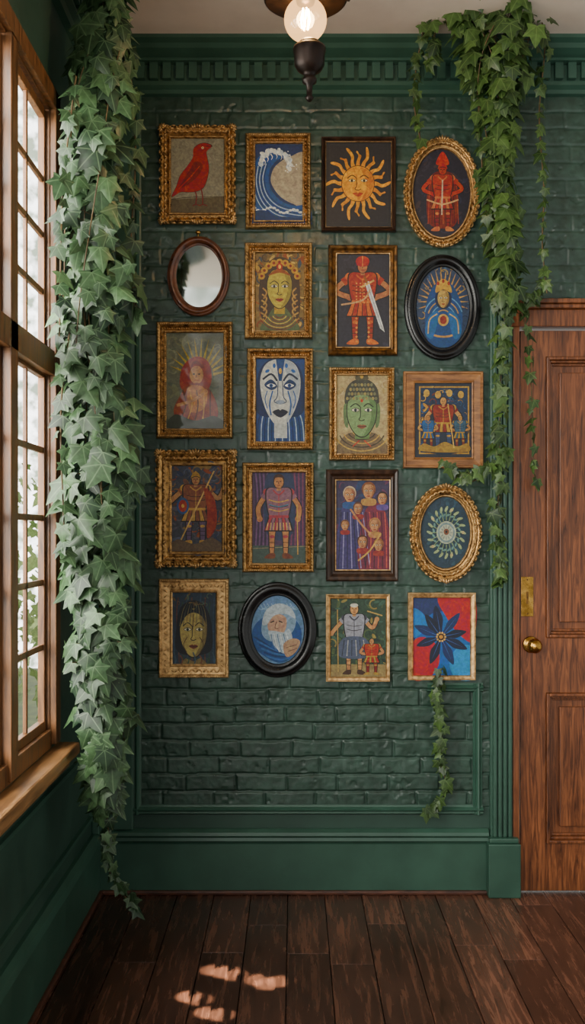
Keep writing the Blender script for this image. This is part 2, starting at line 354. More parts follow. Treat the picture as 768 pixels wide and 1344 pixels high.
mb=MB();mb.add([(GX,-1.89,.80),(GX,-.77,.80),(GX,-.77,2.82),(GX,-1.89,2.82)],[(0,1,2,3)]);mb.obj('window_panes',[m_glass],parent=win)
mb=MB();mb.box(XL-.03,-.728,WY1-.15,WY0+.13,.70,.742);mb.box(XL,-.755,WY1-.12,WY0+.10,.665,.70);mb.obj('window_sill',[m_sill],bevel=.008,parent=win)

# ---------------------------------------------------------------- frames & art
def crom(pts,n=6,closed=True):
    out=[];m=len(pts)
    rng=range(m) if closed else range(m-1)
    for i in rng:
        if closed: p0,p1,p2,p3=pts[i-1],pts[i],pts[(i+1)%m],pts[(i+2)%m]
        else: p0,p1,p2,p3=pts[max(i-1,0)],pts[i],pts[i+1],pts[min(i+2,m-1)]
        for k in range(n):
            t=k/n
            out.append(tuple(.5*((2*p1[a])+(-p0[a]+p2[a])*t+(2*p0[a]-5*p1[a]+4*p2[a]-p3[a])*t*t+(-p0[a]+3*p1[a]-3*p2[a]+p3[a])*t**3) for a in (0,1)))
    if not closed: out.append(pts[-1])
    return out
class Art:
    def __init__(s): s.mb=MB();s.k=0
    def P(s,pts,col):
        y=-.0135-s.k*.00002; s.k+=1
        col=C(col) if isinstance(col,str) else col
        s.mb.add([W(p[0],p[1],y) for p in pts],[tuple(range(len(pts)))],0,col)
    def S(s,pts,col,n=6): s.P(crom(pts,n),col)
    def E(s,x,y,rx,ry,col,rot=0,n=28):
        c,q=math.cos(math.radians(rot)),math.sin(math.radians(rot))
        s.P([(x+rx*math.cos(a)*c-ry*math.sin(a)*q,y+rx*math.cos(a)*q+ry*math.sin(a)*c) for a in [2*math.pi*i/n for i in range(n)]],col)
    def B(s,x0,y0,x1,y1,col): s.P([(x0,y0),(x1,y0),(x1,y1),(x0,y1)],col)
    def L(s,pts,w,col,sm=True,taper=False):
        if sm and len(pts)>2: pts=crom(pts,5,False)
        l=[];r=[];m=len(pts)
        for i,p in enumerate(pts):
            a=pts[max(i-1,0)];b=pts[min(i+1,m-1)];dx,dy=b[0]-a[0],b[1]-a[1];h=math.hypot(dx,dy) or 1
            ww=w/2*((1-i/(m-1)*.85) if taper else 1)
            l.append((p[0]-dy/h*ww,p[1]+dx/h*ww));r.append((p[0]+dy/h*ww,p[1]-dx/h*ww))
        y=-.0135-s.k*.00002;s.k+=1;col=C(col) if isinstance(col,str) else col
        vs=[W(q[0],q[1],y) for q in l]+[W(q[0],q[1],y) for q in r]
        s.mb.add(vs,[(i,i+1,m+i+1,m+i) for i in range(m-1)],0,col)
    def arc(s,x,y,rx,ry,a0,a1,w,col,n=14):
        s.L([(x+rx*math.cos(math.radians(a0+(a1-a0)*i/n)),y+ry*math.sin(math.radians(a0+(a1-a0)*i/n))) for i in range(n+1)],w,col,sm=False)
def ringpts(shape,inn,out,t,n):
    ix0,iz0,ix1,iz1=inn;ox0,oz0,ox1,oz1=out
    l=lambda a,b:a+(b-a)*t
    x0,z0,x1,z1=l(ix0,ox0),l(iz0,oz0),l(ix1,ox1),l(iz1,oz1);r=[]
    if shape=='rect':
        cs=[(x0,z0),(x1,z0),(x1,z1),(x0,z1)]
        for i in range(4):
            a,b=cs[i],cs[(i+1)%4]
            for k in range(n): r.append((a[0]+(b[0]-a[0])*k/n,a[1]+(b[1]-a[1])*k/n))
    else:
        for k in range(4*n):
            a=2*math.pi*k/(4*n);r.append(((x0+x1)/2+(x1-x0)/2*math.cos(a),(z0+z1)/2+(z1-z0)/2*math.sin(a)))
    return r
PROF={
 'gold':[(0,.006),(0,.020),(.06,.023),(.16,.022),(.2,.015),(.3,.014),(.5,.021),(.62,.031),(.8,.036),(.92,.034),(1,.026),(1,0)],
 'flat':[(0,.006),(0,.02),(.1,.023),(.2,.019),(.75,.022),(.82,.027),(.95,.027),(1,.023),(1,0)],
 'wood':[(0,.006),(0,.018),(.12,.021),(.2,.018),(.35,.02),(.6,.03),(.85,.034),(.95,.031),(1,.024),(1,0)],
 'round':[(0,.006),(0,.018),(.1,.022),(.16,.02),(.22,.024),(.4,.034),(.6,.037),(.75,.033),(.82,.026),(.88,.027),(.96,.024),(1,.018),(1,0)],
}
def mkframe(name,shape,o,i,style):
    y=-.03
    a=W(o[0],o[3],y);b=W(o[2],o[1],y);out=(a.x,a.z,b.x,b.z)
    a=W(i[0],i[3],y);b=W(i[2],i[1],y);inn=(a.x,a.z,b.x,b.z)
    par=empty(name,((out[0]+out[2])/2,-.02,(out[1]+out[3])/2))
    pf,mats={'gold':('gold',m_gold),'bead':('gold',m_gold),'ornate':('gold',m_gold),'dark':('wood',m_dwood),'darkgold':('wood',m_golddk),'oak':('flat',m_oak),
      'black':('round',m_black),'brown':('round',m_bwood),'flatgold':('flat',m_gold2),'thin':('flat',m_gold2)}[style]
    mats=[mats,m_gold2]
    mb=MB();n=24
    rows=[[(p[0],-h,p[1]) for p in ringpts(shape,inn,out,t,n)] for t,h in PROF[pf]]
    mb.grid(rows,closed_v=True)
    per=2*((out[2]-out[0])+(out[3]-out[1]))
    if style in('bead','gold','ornate','flatgold'):
        nb_=int(per/4/.0085)
        for p in ringpts(shape,inn,out,.11,nb_): mb.ell((p[0],-.023,p[1]),(.0036,.003,.0036),0,6,4,1)
    def along(t,step,fn):
        k=max(2,int(per/4/step));pts=ringpts(shape,inn,out,t,k)
        for j,p in enumerate(pts):
            q0,q1=pts[j-1],pts[(j+1)%len(pts)];fn(j,p,math.atan2(q1[1]-q0[1],q1[0]-q0[0]))
    if style in('bead','gold'):
        along(.78,.011,lambda j,p,a:mb.ell((p[0],-.034,p[1]),(.0065,.0045,.003),a+.7,6,4,1))
        along(.4,.014,lambda j,p,a:mb.ell((p[0],-.018,p[1]),(.005,.004,.0028),a+.8*(1 if j%2 else -1),6,4,1))
    if style=='flatgold':
        along(.5,.02,lambda j,p,a:(mb.ell((p[0],-.021,p[1]),(.010,.003,.003),a+.9*(1 if j%2 else -1),6,4),mb.ell((p[0],-.021,p[1]),(.004,.004,.004),a,6,4)))
        along(.9,.01,lambda j,p,a:mb.ell((p[0],-.027,p[1]),(.004,.003,.003),a,6,4))
    if style=='ornate':
        def leafy(j,p,a):
            s=1 if j%2 else -1
            mb.ell((p[0],-.029,p[1]),(.012,.009,.004),a+.65*s,8,5,1)
            mb.ell((p[0]+.006*math.cos(a),-.031,p[1]+.006*math.sin(a)),(.005,.007,.005),a,8,5)
        along(.5,.016,leafy)
        along(.86,.014,lambda j,p,a:mb.ell((p[0],-.030,p[1]),(.0085,.012,.0052) if j%2 else (.005,.010,.0065),a+(.5 if j%4<2 else -.5),8,5))
        along(1.02,.03,lambda j,p,a:mb.ell((p[0],-.026,p[1]),(.011,.008,.005),a,8,5,1))
        if shape=='rect':
            for cx,cz,sx,sz in ((out[0],out[1],1,1),(out[2],out[1],-1,1),(out[2],out[3],-1,-1),(out[0],out[3],1,-1)):
                px,pz=cx+sx*.012,cz+sz*.012
                for g in range(-3,4):
                    an=math.atan2(-sz,-sx)+g*.55
                    mb.ell((px+.010*math.cos(an),-.036,pz+.010*math.sin(an)),(.013,.007,.0042),an,8,5,1)
                mb.ell((px,-.04,pz),(.008,.008,.008),0,10,6)
                for s_ in (1,-1):
                    qx=px+(sx*.035 if s_>0 else 0);qz=pz+(sz*.035 if s_<0 else 0)
                    mb.ell((qx,-.034,qz),(.011,.007,.005) if s_>0 else (.005,.007,.011),0,8,5,1)
        mx=(out[0]+out[2])/2
        for zc_ in (out[3]-.006,out[1]+.006):
            for g in range(-2,3): mb.ell((mx+g*.010,-.036,zc_+(.006-abs(g)*.003)*(1 if zc_>out[1]+.05 else -1)),(.005,.008,.011),-g*.3,8,5,1)
    if style=='dark':
        k=ringpts(shape,inn,out,.06,n);k2=ringpts(shape,inn,out,-.03,n)
        mb.grid([[(p[0],-.0225,p[1]) for p in k],[(p[0],-.0215,p[1]) for p in k2]],closed_v=True,mi=1)
    if style=='darkgold':
        k=[[(p[0],-h,p[1]) for p in ringpts(shape,inn,out,t,n)] for t,h in ((-.05,.015),(-.04,.022),(.08,.0235),(.12,.019))]
        mb.grid(k,closed_v=True,mi=1)
    f=mb.obj('frame',mats,smooth=(shape!='rect'),parent=par)
    if shape=='rect':
        f.data.polygons.foreach_set('use_smooth',[j>=len(PROF[pf])*4*n for j in range(len(f.data.polygons))])
    mb=MB()
    pts=ringpts(shape,inn,out,.3,n);mb.add([(p[0],-.0125,p[1]) for p in pts],[tuple(range(len(pts)))]);
    bk=mb.obj('backing_board',[m_dwood],parent=par)
    return par
def finish(A,par,mat=m_art,name='artwork'):
    return A.mb.obj(name,[mat],parent=par)
def bgrect(A,i,col): A.B(i[0]-2,i[1]-2,i[2]+2,i[3]+2,col)
def bgoval(A,i,col): A.E((i[0]+i[2])/2,(i[1]+i[3])/2,(i[2]-i[0])/2+2,(i[3]-i[1])/2+2,col,n=48)
def eye(A,x,y,w,white='#d8cfb6',iris='#1d2a3a',line='#15120f'):
    A.S([(x-w*1.15,y),(x,y-w*.62),(x+w*1.15,y),(x,y+w*.55)],line);A.S([(x-w,y),(x,y-w*.45),(x+w,y),(x,y+w*.4)],white)
    A.E(x,y,w*.4,w*.42,iris,n=12);A.E(x,y,w*.17,w*.17,'#050505',n=8)
def face(A,cx,cy,w,h,skin,shade,line='#1a130f',lips='#8c3a28',white='#d8cfb6',iris='#22303a'):
    o=[(0,-.52),(.3,-.48),(.47,-.25),(.5,.02),(.42,.28),(.22,.5),(0,.57),(-.22,.5),(-.42,.28),(-.5,.02),(-.47,-.25),(-.3,-.48)]
    A.S([(cx+a*w*1.06,cy+b*h*1.05) for a,b in o],line);A.S([(cx+a*w,cy+b*h) for a,b in o],skin)
    A.S([(cx+a*w,cy+b*h) for a,b in [(.2,-.45),(.47,-.25),(.5,.02),(.42,.28),(.22,.5),(.05,.56),(.25,.3),(.33,0)]],shade)
    for s in(-1,1):
        eye(A,cx+s*.22*w,cy-.05*h,.13*w,white,iris,line)
        A.L([(cx+s*.06*w,cy-.13*h),(cx+s*.22*w,cy-.2*h),(cx+s*.4*w,cy-.12*h)],w*.035,line)
    A.L([(cx-.05*w,cy-.13*h),(cx-.05*w,cy+.1*h),(cx-.1*w,cy+.17*h),(cx,cy+.2*h),(cx+.1*w,cy+.17*h)],w*.03,line)
    A.S([(cx-.17*w,cy+.33*h),(cx-.05*w,cy+.29*h),(cx,cy+.305*h),(cx+.05*w,cy+.29*h),(cx+.17*w,cy+.33*h),(cx,cy+.39*h)],lips)
    A.L([(cx-.17*w,cy+.33*h),(cx,cy+.335*h),(cx+.17*w,cy+.33*h)],w*.02,line)
def fig(A,cx,top,h,skin,cloth,trim,leg,line='#120c0a',helmet=None,arms='down',wide=1.,skirt=True,foot=None):
    r=h*.07;w=h*.12*wide;sh=top+r*2.5;hip=top+h*.5;kn=top+h*.73
    for s in(-1,1):
        A.S([(cx+s*w*.1,hip),(cx+s*w*.95,hip),(cx+s*w*.9,kn),(cx+s*w*.8,top+h*.94),(cx+s*w*.4,top+h*.94),(cx+s*w*.3,kn)],line)
        A.S([(cx+s*w*.15,hip),(cx+s*w*.88,hip),(cx+s*w*.82,kn),(cx+s*w*.73,top+h*.94),(cx+s*w*.45,top+h*.94),(cx+s*w*.36,kn)],leg)
        A.E(cx+s*w*.58,kn,w*.22,h*.02,trim,n=10)
        for q in(.8,.86): A.L([(cx+s*w*.38,top+h*q),(cx+s*w*.8,top+h*q)],h*.008,line)
        A.S([(cx+s*w*.35,top+h*.93),(cx+s*w*.8,top+h*.93),(cx+s*w*1.25,top+h*.985),(cx+s*w*.4,top+h*.99)],foot or trim)
    for s in(-1,1):
        if arms=='down': el=(cx+s*w*1.75,top+h*.38);ha=(cx+s*w*1.65,top+h*.52)
        elif arms=='hips': el=(cx+s*w*2.1,top+h*.36);ha=(cx+s*w*1.0,top+h*.44)
        elif arms=='center': el=(cx+s*w*1.7,top+h*.38);ha=(cx+s*w*.25,top+h*.44)
        else:
            el=(cx+s*w*1.9,top+h*.34);ha=(cx+s*w*2.4,top+h*(.22 if s>0 else .42))
        A.L([(cx+s*w*.95,sh+r*.4),el,ha],w*.55,line);A.L([(cx+s*w*.95,sh+r*.4),el,ha],w*.4,skin)
        A.L([(cx+s*w*.9,sh+r*.3),((cx+s*w*.95+el[0])/2,(sh+el[1])/2)],w*.6,cloth);A.E(ha[0],ha[1],w*.26,w*.26,skin,n=10)
        A.E(cx+s*w*.95,sh+r*.35,w*.42,w*.34,trim,n=12)
    A.S([(cx-w*1.15,sh),(cx,sh-r*.4),(cx+w*1.15,sh),(cx+w*.85,hip),(cx,hip+r*.3),(cx-w*.85,hip)],line)
    A.S([(cx-w*1.05,sh+r*.1),(cx,sh-r*.3),(cx+w*1.05,sh+r*.1),(cx+w*.76,hip),(cx,hip+r*.2),(cx-w*.76,hip)],cloth)
    A.L([(cx-w*.5,sh),(cx,sh+r*.8),(cx+w*.5,sh)],h*.018,trim);A.L([(cx,sh+r*.8),(cx,hip)],h*.01,trim)
    for q in(.3,.36): A.L([(cx-w*.8,top+h*q),(cx,top+h*(q+.02)),(cx+w*.8,top+h*q)],h*.008,line)
    if skirt:
        A.P([(cx-w*.85,hip-r*.3),(cx+w*.85,hip-r*.3),(cx+w*1.3,top+h*.67),(cx-w*1.3,top+h*.67)],line)
        for j in range(6):
            a0=-1+j/3;a1=a0+.28;A.P([(cx+w*.8*a0,hip),(cx+w*.8*a1,hip),(cx+w*1.22*a1,top+h*.655),(cx+w*1.22*a0,top+h*.655)],cloth if j%2 else trim)
    A.B(cx-w*.85,hip-r*.35,cx+w*.85,hip+r*.1,trim)
    A.B(cx-r*.35,top+r*1.6,cx+r*.35,sh+r*.1,skin)
    A.E(cx,top+r*1.1,r*.95,r*1.2,line,n=16);A.E(cx,top+r*1.15,r*.8,r*1.05,skin,n=16)
    for s in(-1,1): A.E(cx+s*r*.32,top+r*1.05,r*.16,r*.1,line,n=8)
    A.L([(cx,top+r*1.05),(cx-r*.05,top+r*1.45)],r*.1,line);A.L([(cx-r*.25,top+r*1.7),(cx+r*.25,top+r*1.7)],r*.13,'#7c2b20')
    if helmet:
        A.S([(cx-r*.95,top+r*.95),(cx-r*.7,top+r*.05),(cx,top-r*.45),(cx+r*.7,top+r*.05),(cx+r*.95,top+r*.95),(cx,top+r*.6)],helmet)
        A.L([(cx-r*.9,top+r*.8),(cx,top+r*.5),(cx+r*.9,top+r*.8)],r*.14,line)
        A.E(cx,top-r*.3,r*.22,r*.3,trim,n=8)
def speckle(A,i,cols,n,smin,smax,oval=False,seed=1):
    rr=random.Random(seed)
    cx,cy=(i[0]+i[2])/2,(i[1]+i[3])/2;rx,ry=(i[2]-i[0])/2,(i[3]-i[1])/2
    for _ in range(n):
        while True:
            x,y=rr.uniform(i[0],i[2]),rr.uniform(i[1],i[3])
            if not oval or ((x-cx)/rx)**2+((y-cy)/ry)**2<.92: break
        s=rr.uniform(smin,smax);k=rr.random();c=rr.choice(cols);an=rr.uniform(0,360)
        if k<.4: A.E(x,y,s,s*.4,c,an,n=10)
        elif k<.7: A.arc(x,y,s,s,an,an+220,s*.3,c,8)
        else:
            a=math.radians(an);A.L([(x,y),(x+s*math.cos(a),y+s*math.sin(a)),(x+1.5*s*math.cos(a+.6),y+1.5*s*math.sin(a+.6))],s*.3,c,taper=True)
# 1 red bird
i=(224,180,294,278);p=mkframe('framed_bird_painting','rect',(210,165,308,292),i,'ornate');A=Art();bgrect(A,i,'#8a8672')
speckle(A,i,['#918d7a','#828070','#96917c'],50,3,8,seed=2)
A.P([(222,262),(296,258),(296,280),(222,280)],'#5c523c');A.L([(222,262),(250,259),(296,258)],.8,'#39301f')
bird=[(278,192),(269,188),(260,190),(254,196),(253,207),(246,218),(237,230),(232,244),(226,258),(237,252),(247,252),(258,251),(267,246),(272,234),(274,220),(272,208),(271,199)]
A.S([(x+(x-255)*.03,y+(y-222)*.02) for x,y in bird],'#3a0e0c');A.S(bird,'#a3201c')
A.S([(256,212),(250,222),(242,234),(236,247),(250,240),(262,228),(266,216)],'#7c1715')
for k in range(5): A.L([(262-k*3,218+k*4),(252-k*3,230+k*3),(243-k*2,240+k*2)],.8,'#c2483a')
A.E(266,194,1.6,1.6,'#e6d9b0',n=10);A.E(266,194,.8,.8,'#110000',n=8);A.L([(270,192),(279,192)],.8,'#2a0c0a')
A.L([(256,250),(258,258),(257,268)],1.5,'#7c1715');A.L([(264,247),(266,258),(266,269)],1.5,'#7c1715')
for x0 in(257,266): A.L([(x0,268),(x0+6,270)],1.3,'#7c1715');A.L([(x0,268),(x0-4,270)],1.3,'#7c1715')
finish(A,p)
# 2 wave
i=(335,187,397,288);p=mkframe('framed_wave_painting','rect',(322,174,408,299),i,'bead');A=Art();bgrect(A,i,'#23345a')
A.S([(366,214),(380,206),(402,204),(402,272),(386,268),(368,258),(356,240),(358,224)],'#a2967e')
A.S([(331,292),(331,222),(338,208),(350,198),(366,197),(378,206),(368,208),(360,214),(354,224),(353,238),(358,252),(370,264),(386,270),(404,270),(404,292)],'#1d4c86')
for k in range(8):
    o_=k*2.6;A.L([(352-o_,214+o_*.3),(347-o_*.8,234+o_*.5),(352-o_*.6,254+o_*.8),(366-o_*.3,268+o_),(388,275+o_*.9),(402,275+o_)],1.0,'#b4c6cc' if k%2 else '#0f2c58')
rr=random.Random(5)
for k in range(26):
    a=math.pi+math.pi*1.12*k/25;x=361+19*math.cos(a)+rr.uniform(-2,2);y=214+16*math.sin(a)+rr.uniform(-2,2);A.E(x,y,rr.uniform(2.4,4.4),rr.uniform(2,3.6),'#d9dcd2' if k%3 else '#bcc8cc',rr.uniform(0,90),n=12)
for k in range(9):
    a=math.pi*1.15+math.pi*.95*k/8;x=361+17*math.cos(a);y=215+14*math.sin(a);A.L([(x,y),(x+2.5,y+4),(x+1,y+8)],1.6,'#e8e8dc',taper=True)
for k in range(14): A.E(rr.uniform(366,396),rr.uniform(194,226),.8,.8,'#e8e8dc',n=6)
for k in range(16): A.E(334+k*4.3,273+3*math.sin(k*.9)+k*.4,2.6,1.5,'#d0d6cf',n=10)
A.S([(331,292),(334,278),(348,276),(362,283),(382,285),(404,288),(404,296),(331,296)],'#15335e')
finish(A,p)
# 3 sun
i=(428,185,514,297);p=mkframe('framed_sun_painting','rect',(422,179,520,303),i,'dark');A=Art();bgrect(A,i,'#1c1b1f')
A.L([(433,190),(509,190),(509,292),(433,292),(433,190)],.6,'#2f2c2a',sm=False)
cx,cy=470,241
for k in range(20):
    a=2*math.pi*k/20;l=46 if k%2==0 else 40
    def pt(r,da,ly=1.): return (cx+r*math.cos(a+da)*.94,cy+r*math.sin(a+da)*1.08)
    A.S([pt(20,-.13),pt(27,-.02-.05),pt(34,.02),pt(l-2,.0-.06),pt(l,-.03),pt(l-4,.05),pt(34,.14),pt(27,.09),pt(20,.13)],'#d8963c' if k%2==0 else '#c6822e')
A.E(cx,cy,22,24,'#5a2f10',n=36);A.E(cx,cy,21,23,'#dc9a3c',n=36)
A.S([(cx+3,cy-21),(cx+17,cy-14),(cx+21,cy+2),(cx+15,cy+15),(cx+4,cy+22),(cx+11,cy+8),(cx+9,cy-8)],'#bf7427')
for s in(-1,1):
    eye(A,cx+s*8,cy-4,4.2,'#ead7a2','#3a2412');A.L([(cx+s*2.5,cy-8),(cx+s*8,cy-11),(cx+s*14,cy-7)],1.4,'#4a2510')
A.L([(cx-2,cy-8),(cx-2,cy+3),(cx-4,cy+7),(cx,cy+8.5),(cx+4,cy+7)],1.2,'#5a2f10')
A.S([(cx-7,cy+13),(cx-2,cy+11.5),(cx,cy+12.5),(cx+2,cy+11.5),(cx+7,cy+13),(cx,cy+17)],'#a8452a')
finish(A,p)
# 4 oval red knight
i=(543,194,618,310);p=mkframe('framed_red_knight_portrait','oval',(531,181,630,323),i,'ornate');A=Art();bgoval(A,i,'#1f1c28')
speckle(A,i,['#2c2733','#3a2c2e','#282a3c'],50,3,7,True,4)
A.S([(562,242),(572,226),(590,226),(600,242),(600,290),(582,300),(562,290)],'#6c241c')
for k in range(9): A.L([(564+k*4.4,240),(562+k*5,294)],1,'#4c1512' if k%2 else '#9c4a36')
fig(A,581,216,88,'#a8402e','#9a3628','#b8704a','#7c2119',helmet='#b83a2c',arms='hips',wide=1.15)
A.S([(573,216),(576,205),(581,199),(586,205),(589,216)],'#b83a2c');A.L([(581,236),(580,282)],1.8,'#b9a58a')
A.L([(560,262),(581,268),(602,262)],2.,'#c9a070')
finish(A,p)
# 5 mirror
i=(231,321,291,402);p=mkframe('oval_wall_mirror','oval',(219,309,301,414),i,'brown')
mb=MB();a=W(i[0],i[3],-.016);b=W(i[2],i[1],-.016);pts=ringpts('oval',(a.x,a.z,b.x,b.z),(a.x-.01,a.z-.01,b.x+.01,b.z+.01),.5,24)
mb.add([(q[0],-.016,q[1]) for q in pts],[tuple(range(len(pts)))]);mb.obj('mirror_glass',[m_mirror],parent=p)
mb=MB();q=W(260,305,-.025);mb.ell(q,(.011,.008,.008),0,14,8);mb.tube([q,W(260,312,-.02)],.003);mb.obj('hanging_knob',[m_brass],smooth=True,parent=p)
# 6 ornate yellow face
i=(335,331,399,433);p=mkframe('framed_golden_face_painting','rect',(321,318,410,444),i,'gold');A=Art();bgrect(A,i,'#7b6238')
speckle(A,i,['#3c2c20','#b08c4a','#5c4a2c','#8a4a2a','#34424c','#c4a25c'],190,3,6.5,seed=6)
A.S([(345,420),(340,390),(343,360),(355,342),(367,337),(380,342),(391,360),(394,390),(390,420),(367,433)],'#3a2a1c')
for k in range(9):
    a=math.radians(200+k*17.5);A.E(367+25*math.cos(a),372+28*math.sin(a),4.5,4.5,'#b58a3e',n=12);A.E(367+25*math.cos(a),372+28*math.sin(a),2,2,'#7a2c22',n=8)
for k in range(6): A.L([(345-k*.8,378+k*8),(350,384+k*8),(346,392+k*8)],2,'#a5824a');A.L([(389+k*.8,378+k*8),(384,384+k*8),(388,392+k*8)],2,'#a5824a')
A.S([(352,415),(360,404),(374,404),(383,415),(392,434),(343,434)],'#4c5a3a')
A.B(360,398,374,412,'#a58a3a');face(A,367,378,32,46,'#b0a048','#887a36',lips='#8c2c22')
A.S([(352,362),(367,352),(382,362),(367,358)],'#8a4a22');A.E(367,350,4,5,'#9c2a22',n=12);A.E(367,350,2,3,'#e0b45c',n=10)
for k in range(7): A.arc(367,412,6+k*3.4,5+k*2.6,20,160,1.1,'#c29c50' if k%2 else '#6c2c22')
finish(A,p)
# 7 knight with sword
i=(442,332,512,455);p=mkframe('framed_knight_painting','rect',(431,321,522,466),i,'darkgold');A=Art();bgrect(A,i,'#23222c')
speckle(A,i,['#2c2b38','#1a1922'],40,3,7,seed=7)
fig(A,476,341,112,'#a06a48','#93372a','#b8643c','#8a3426',helmet='#a02c24',arms='hips',wide=1.25)
for j in range(7):
    for k in range(4): A.E(468+k*5,372+j*4.2,1.1,1.1,'#c98a50',n=6)
for s in(-1,1):
    for j in range(6): A.E(476+s*8,418+j*6,1.6,1.6,'#c98a50',n=6)
A.E(476,343,9,7,'#a02c24');A.L([(476,336),(476,350)],1.4,'#d08050')
A.P([(479,372),(484,369),(503,428),(505,436),(499,431)],'#c7c6c0');A.L([(482,372),(502,432)],.8,'#77777c');A.L([(474,377),(491,368)],2.4,'#caa060');A.L([(478,362),(482,372)],2.6,'#7a4a28')
A.L([(448,400),(476,394),(486,380)],2.2,'#b89268')
finish(A,p)
# 8 blue & gold oval
i=(547,349,617,456);p=mkframe('framed_celestial_painting','oval',(531,333,632,472),i,'black');A=Art();bgoval(A,i,'#27364e')
for k in range(30):
    a=2*math.pi*k/30
    if math.sin(a)<.35: A.L([(582+19*math.cos(a),396+22*math.sin(a)),(582+33*math.cos(a),396+43*math.sin(a))],2.6,'#a8814a',taper=True)
speckle(A,i,['#34547c','#16233c','#8f7440','#405c74'],60,2,5,True,8)
A.S([(562,448),(558,410),(566,380),(582,368),(598,380),(607,410),(602,448),(582,456)],'#22406c')
for k in range(5): A.arc(582,420,6+k*5,7+k*6,200,340,1.5,'#a5834a' if k%2 else '#5f86a8')
A.E(582,392,11,14,'#14203a');face(A,582,392,15,21,'#a88a50','#7c6236');A.S([(572,384),(574,372),(582,366),(590,372),(593,384),(582,380)],'#b48c44')
for k in range(3): A.E(575+k*7,372-(k%2)*3,1.8,2.6,'#8c2c22',n=8)
A.E(582,420,7,8,'#b09050');A.E(582,420,4.5,5.5,'#7c2c28');A.arc(582,432,20,10,10,170,2.5,'#a8814a')
for s in(-1,1): A.S([(582+s*6,410),(582+s*18,414),(582+s*24,436),(582+s*14,444)],'#2c5a88');A.L([(582+s*8,412),(582+s*18,420),(582+s*20,438)],1.5,'#b89a5c')
finish(A,p)
# 9 red haired figure, glazed
i=(218,436,293,562);p=mkframe('framed_red_haired_figure_print','rect',(205,422,305,575),i,'gold');A=Art();bgrect(A,i,'#5c604c')
speckle(A,i,['#7a7a60','#465040','#6c6e50'],60,5,10,seed=9)
for k in range(13):
    a=math.radians(-170+k*14);A.P([(262+18*math.cos(a-.1),492+20*math.sin(a-.1)),(262+40*math.cos(a),488+46*math.sin(a)),(262+18*math.cos(a+.1),492+20*math.sin(a+.1))],'#b0983c')
A.S([(237,508),(238,486),(248,472),(262,468),(274,476),(278,496),(272,512),(252,518)],'#94281c')
A.E(258,492,9,12,'#c08a5a');A.S([(249,488),(256,478),(268,484),(266,478),(254,474)],'#7a1f18')
for s in(-1,1): A.E(258+s*3.5,491,1.6,1,'#1c120e',n=8)
A.L([(258,492),(257,496)],.7,'#4a2c1c');A.L([(255,499),(261,499)],1,'#8a2c22')
A.S([(236,520),(246,506),(262,503),(276,512),(286,536),(280,552),(240,556),(228,540)],'#8a3a24');A.S([(246,510),(262,506),(272,516),(268,536),(250,540)],'#b8742e')
for k in range(5): A.L([(240+k*9,512),(244+k*8,532),(236+k*10,552)],1.3,'#d6a84c' if k%2 else '#3c1814')
A.L([(232,532),(252,526),(268,516)],4,'#c08a5a');A.E(270,514,3,3,'#c08a5a');A.S([(222,562),(230,544),(256,552),(282,546),(294,562)],'#2c3424')
finish(A,p,m_artg)
# 10 blue/white face
i=(336,470,400,579);p=mkframe('framed_blue_white_face_painting','rect',(324,457,411,590),i,'gold');A=Art();bgrect(A,i,'#25406e')
for k in range(14): A.L([(338+k*4.7,579),(340+k*4.3,550),(352+k*2.3,520)],1.4,'#9fb0c0' if k%2 else '#142850')
A.S([(341,545),(337,515),(340,488),(352,473),(368,470),(384,474),(396,488),(399,515),(394,545)],'#15264a')
o=[(368,471),(386,477),(394,495),(393,518),(386,540),(376,556),(368,560),(360,556),(350,540),(343,518),(342,495),(350,477)]
A.S(o,'#c3c3b8');A.S([(370,472),(386,478),(393,495),(392,518),(385,540),(376,555),(380,530),(379,500)],'#a2a9ac')
A.B(360,556,377,575,'#b5b7b0')
A.P([(362,471),(374,471),(370,500),(366,500)],'#24406e')
for s in(-1,1):
    x=368+s*12;A.S([(x-s*-9,505),(x,498),(x-s*8,507),(x,512)],'#16305c');eye(A,x,506,6,'#e8e6da','#1c4a8a','#0c1c3c')
    A.L([(368+s*4,500),(368+s*12,491),(368+s*23,498)],2.6,'#101c34')
    A.L([(368+s*10,513),(368+s*14,530),(368+s*12,545)],1.8,'#2c5590');A.L([(368+s*17,513),(368+s*20,524),(368+s*17,536)],1.2,'#2c5590')
    A.E(368+s*17,487,3.2,2,'#34609c',30*s,n=10);A.E(368+s*8,480,2,3.2,'#34609c',n=10)
A.L([(365,500),(364,520),(360,527),(368,530),(376,527),(372,520),(371,500)],1.2,'#2b3c5c');A.S([(362,527),(368,525),(374,527),(368,531)],'#8a96a5')
A.S([(358,541),(365,537),(368,538.5),(371,537),(378,541),(368,548)],'#14182c');A.L([(357,541),(379,541)],.7,'#05070f');A.E(368,487,2,4,'#c9a050',n=10)
finish(A,p)
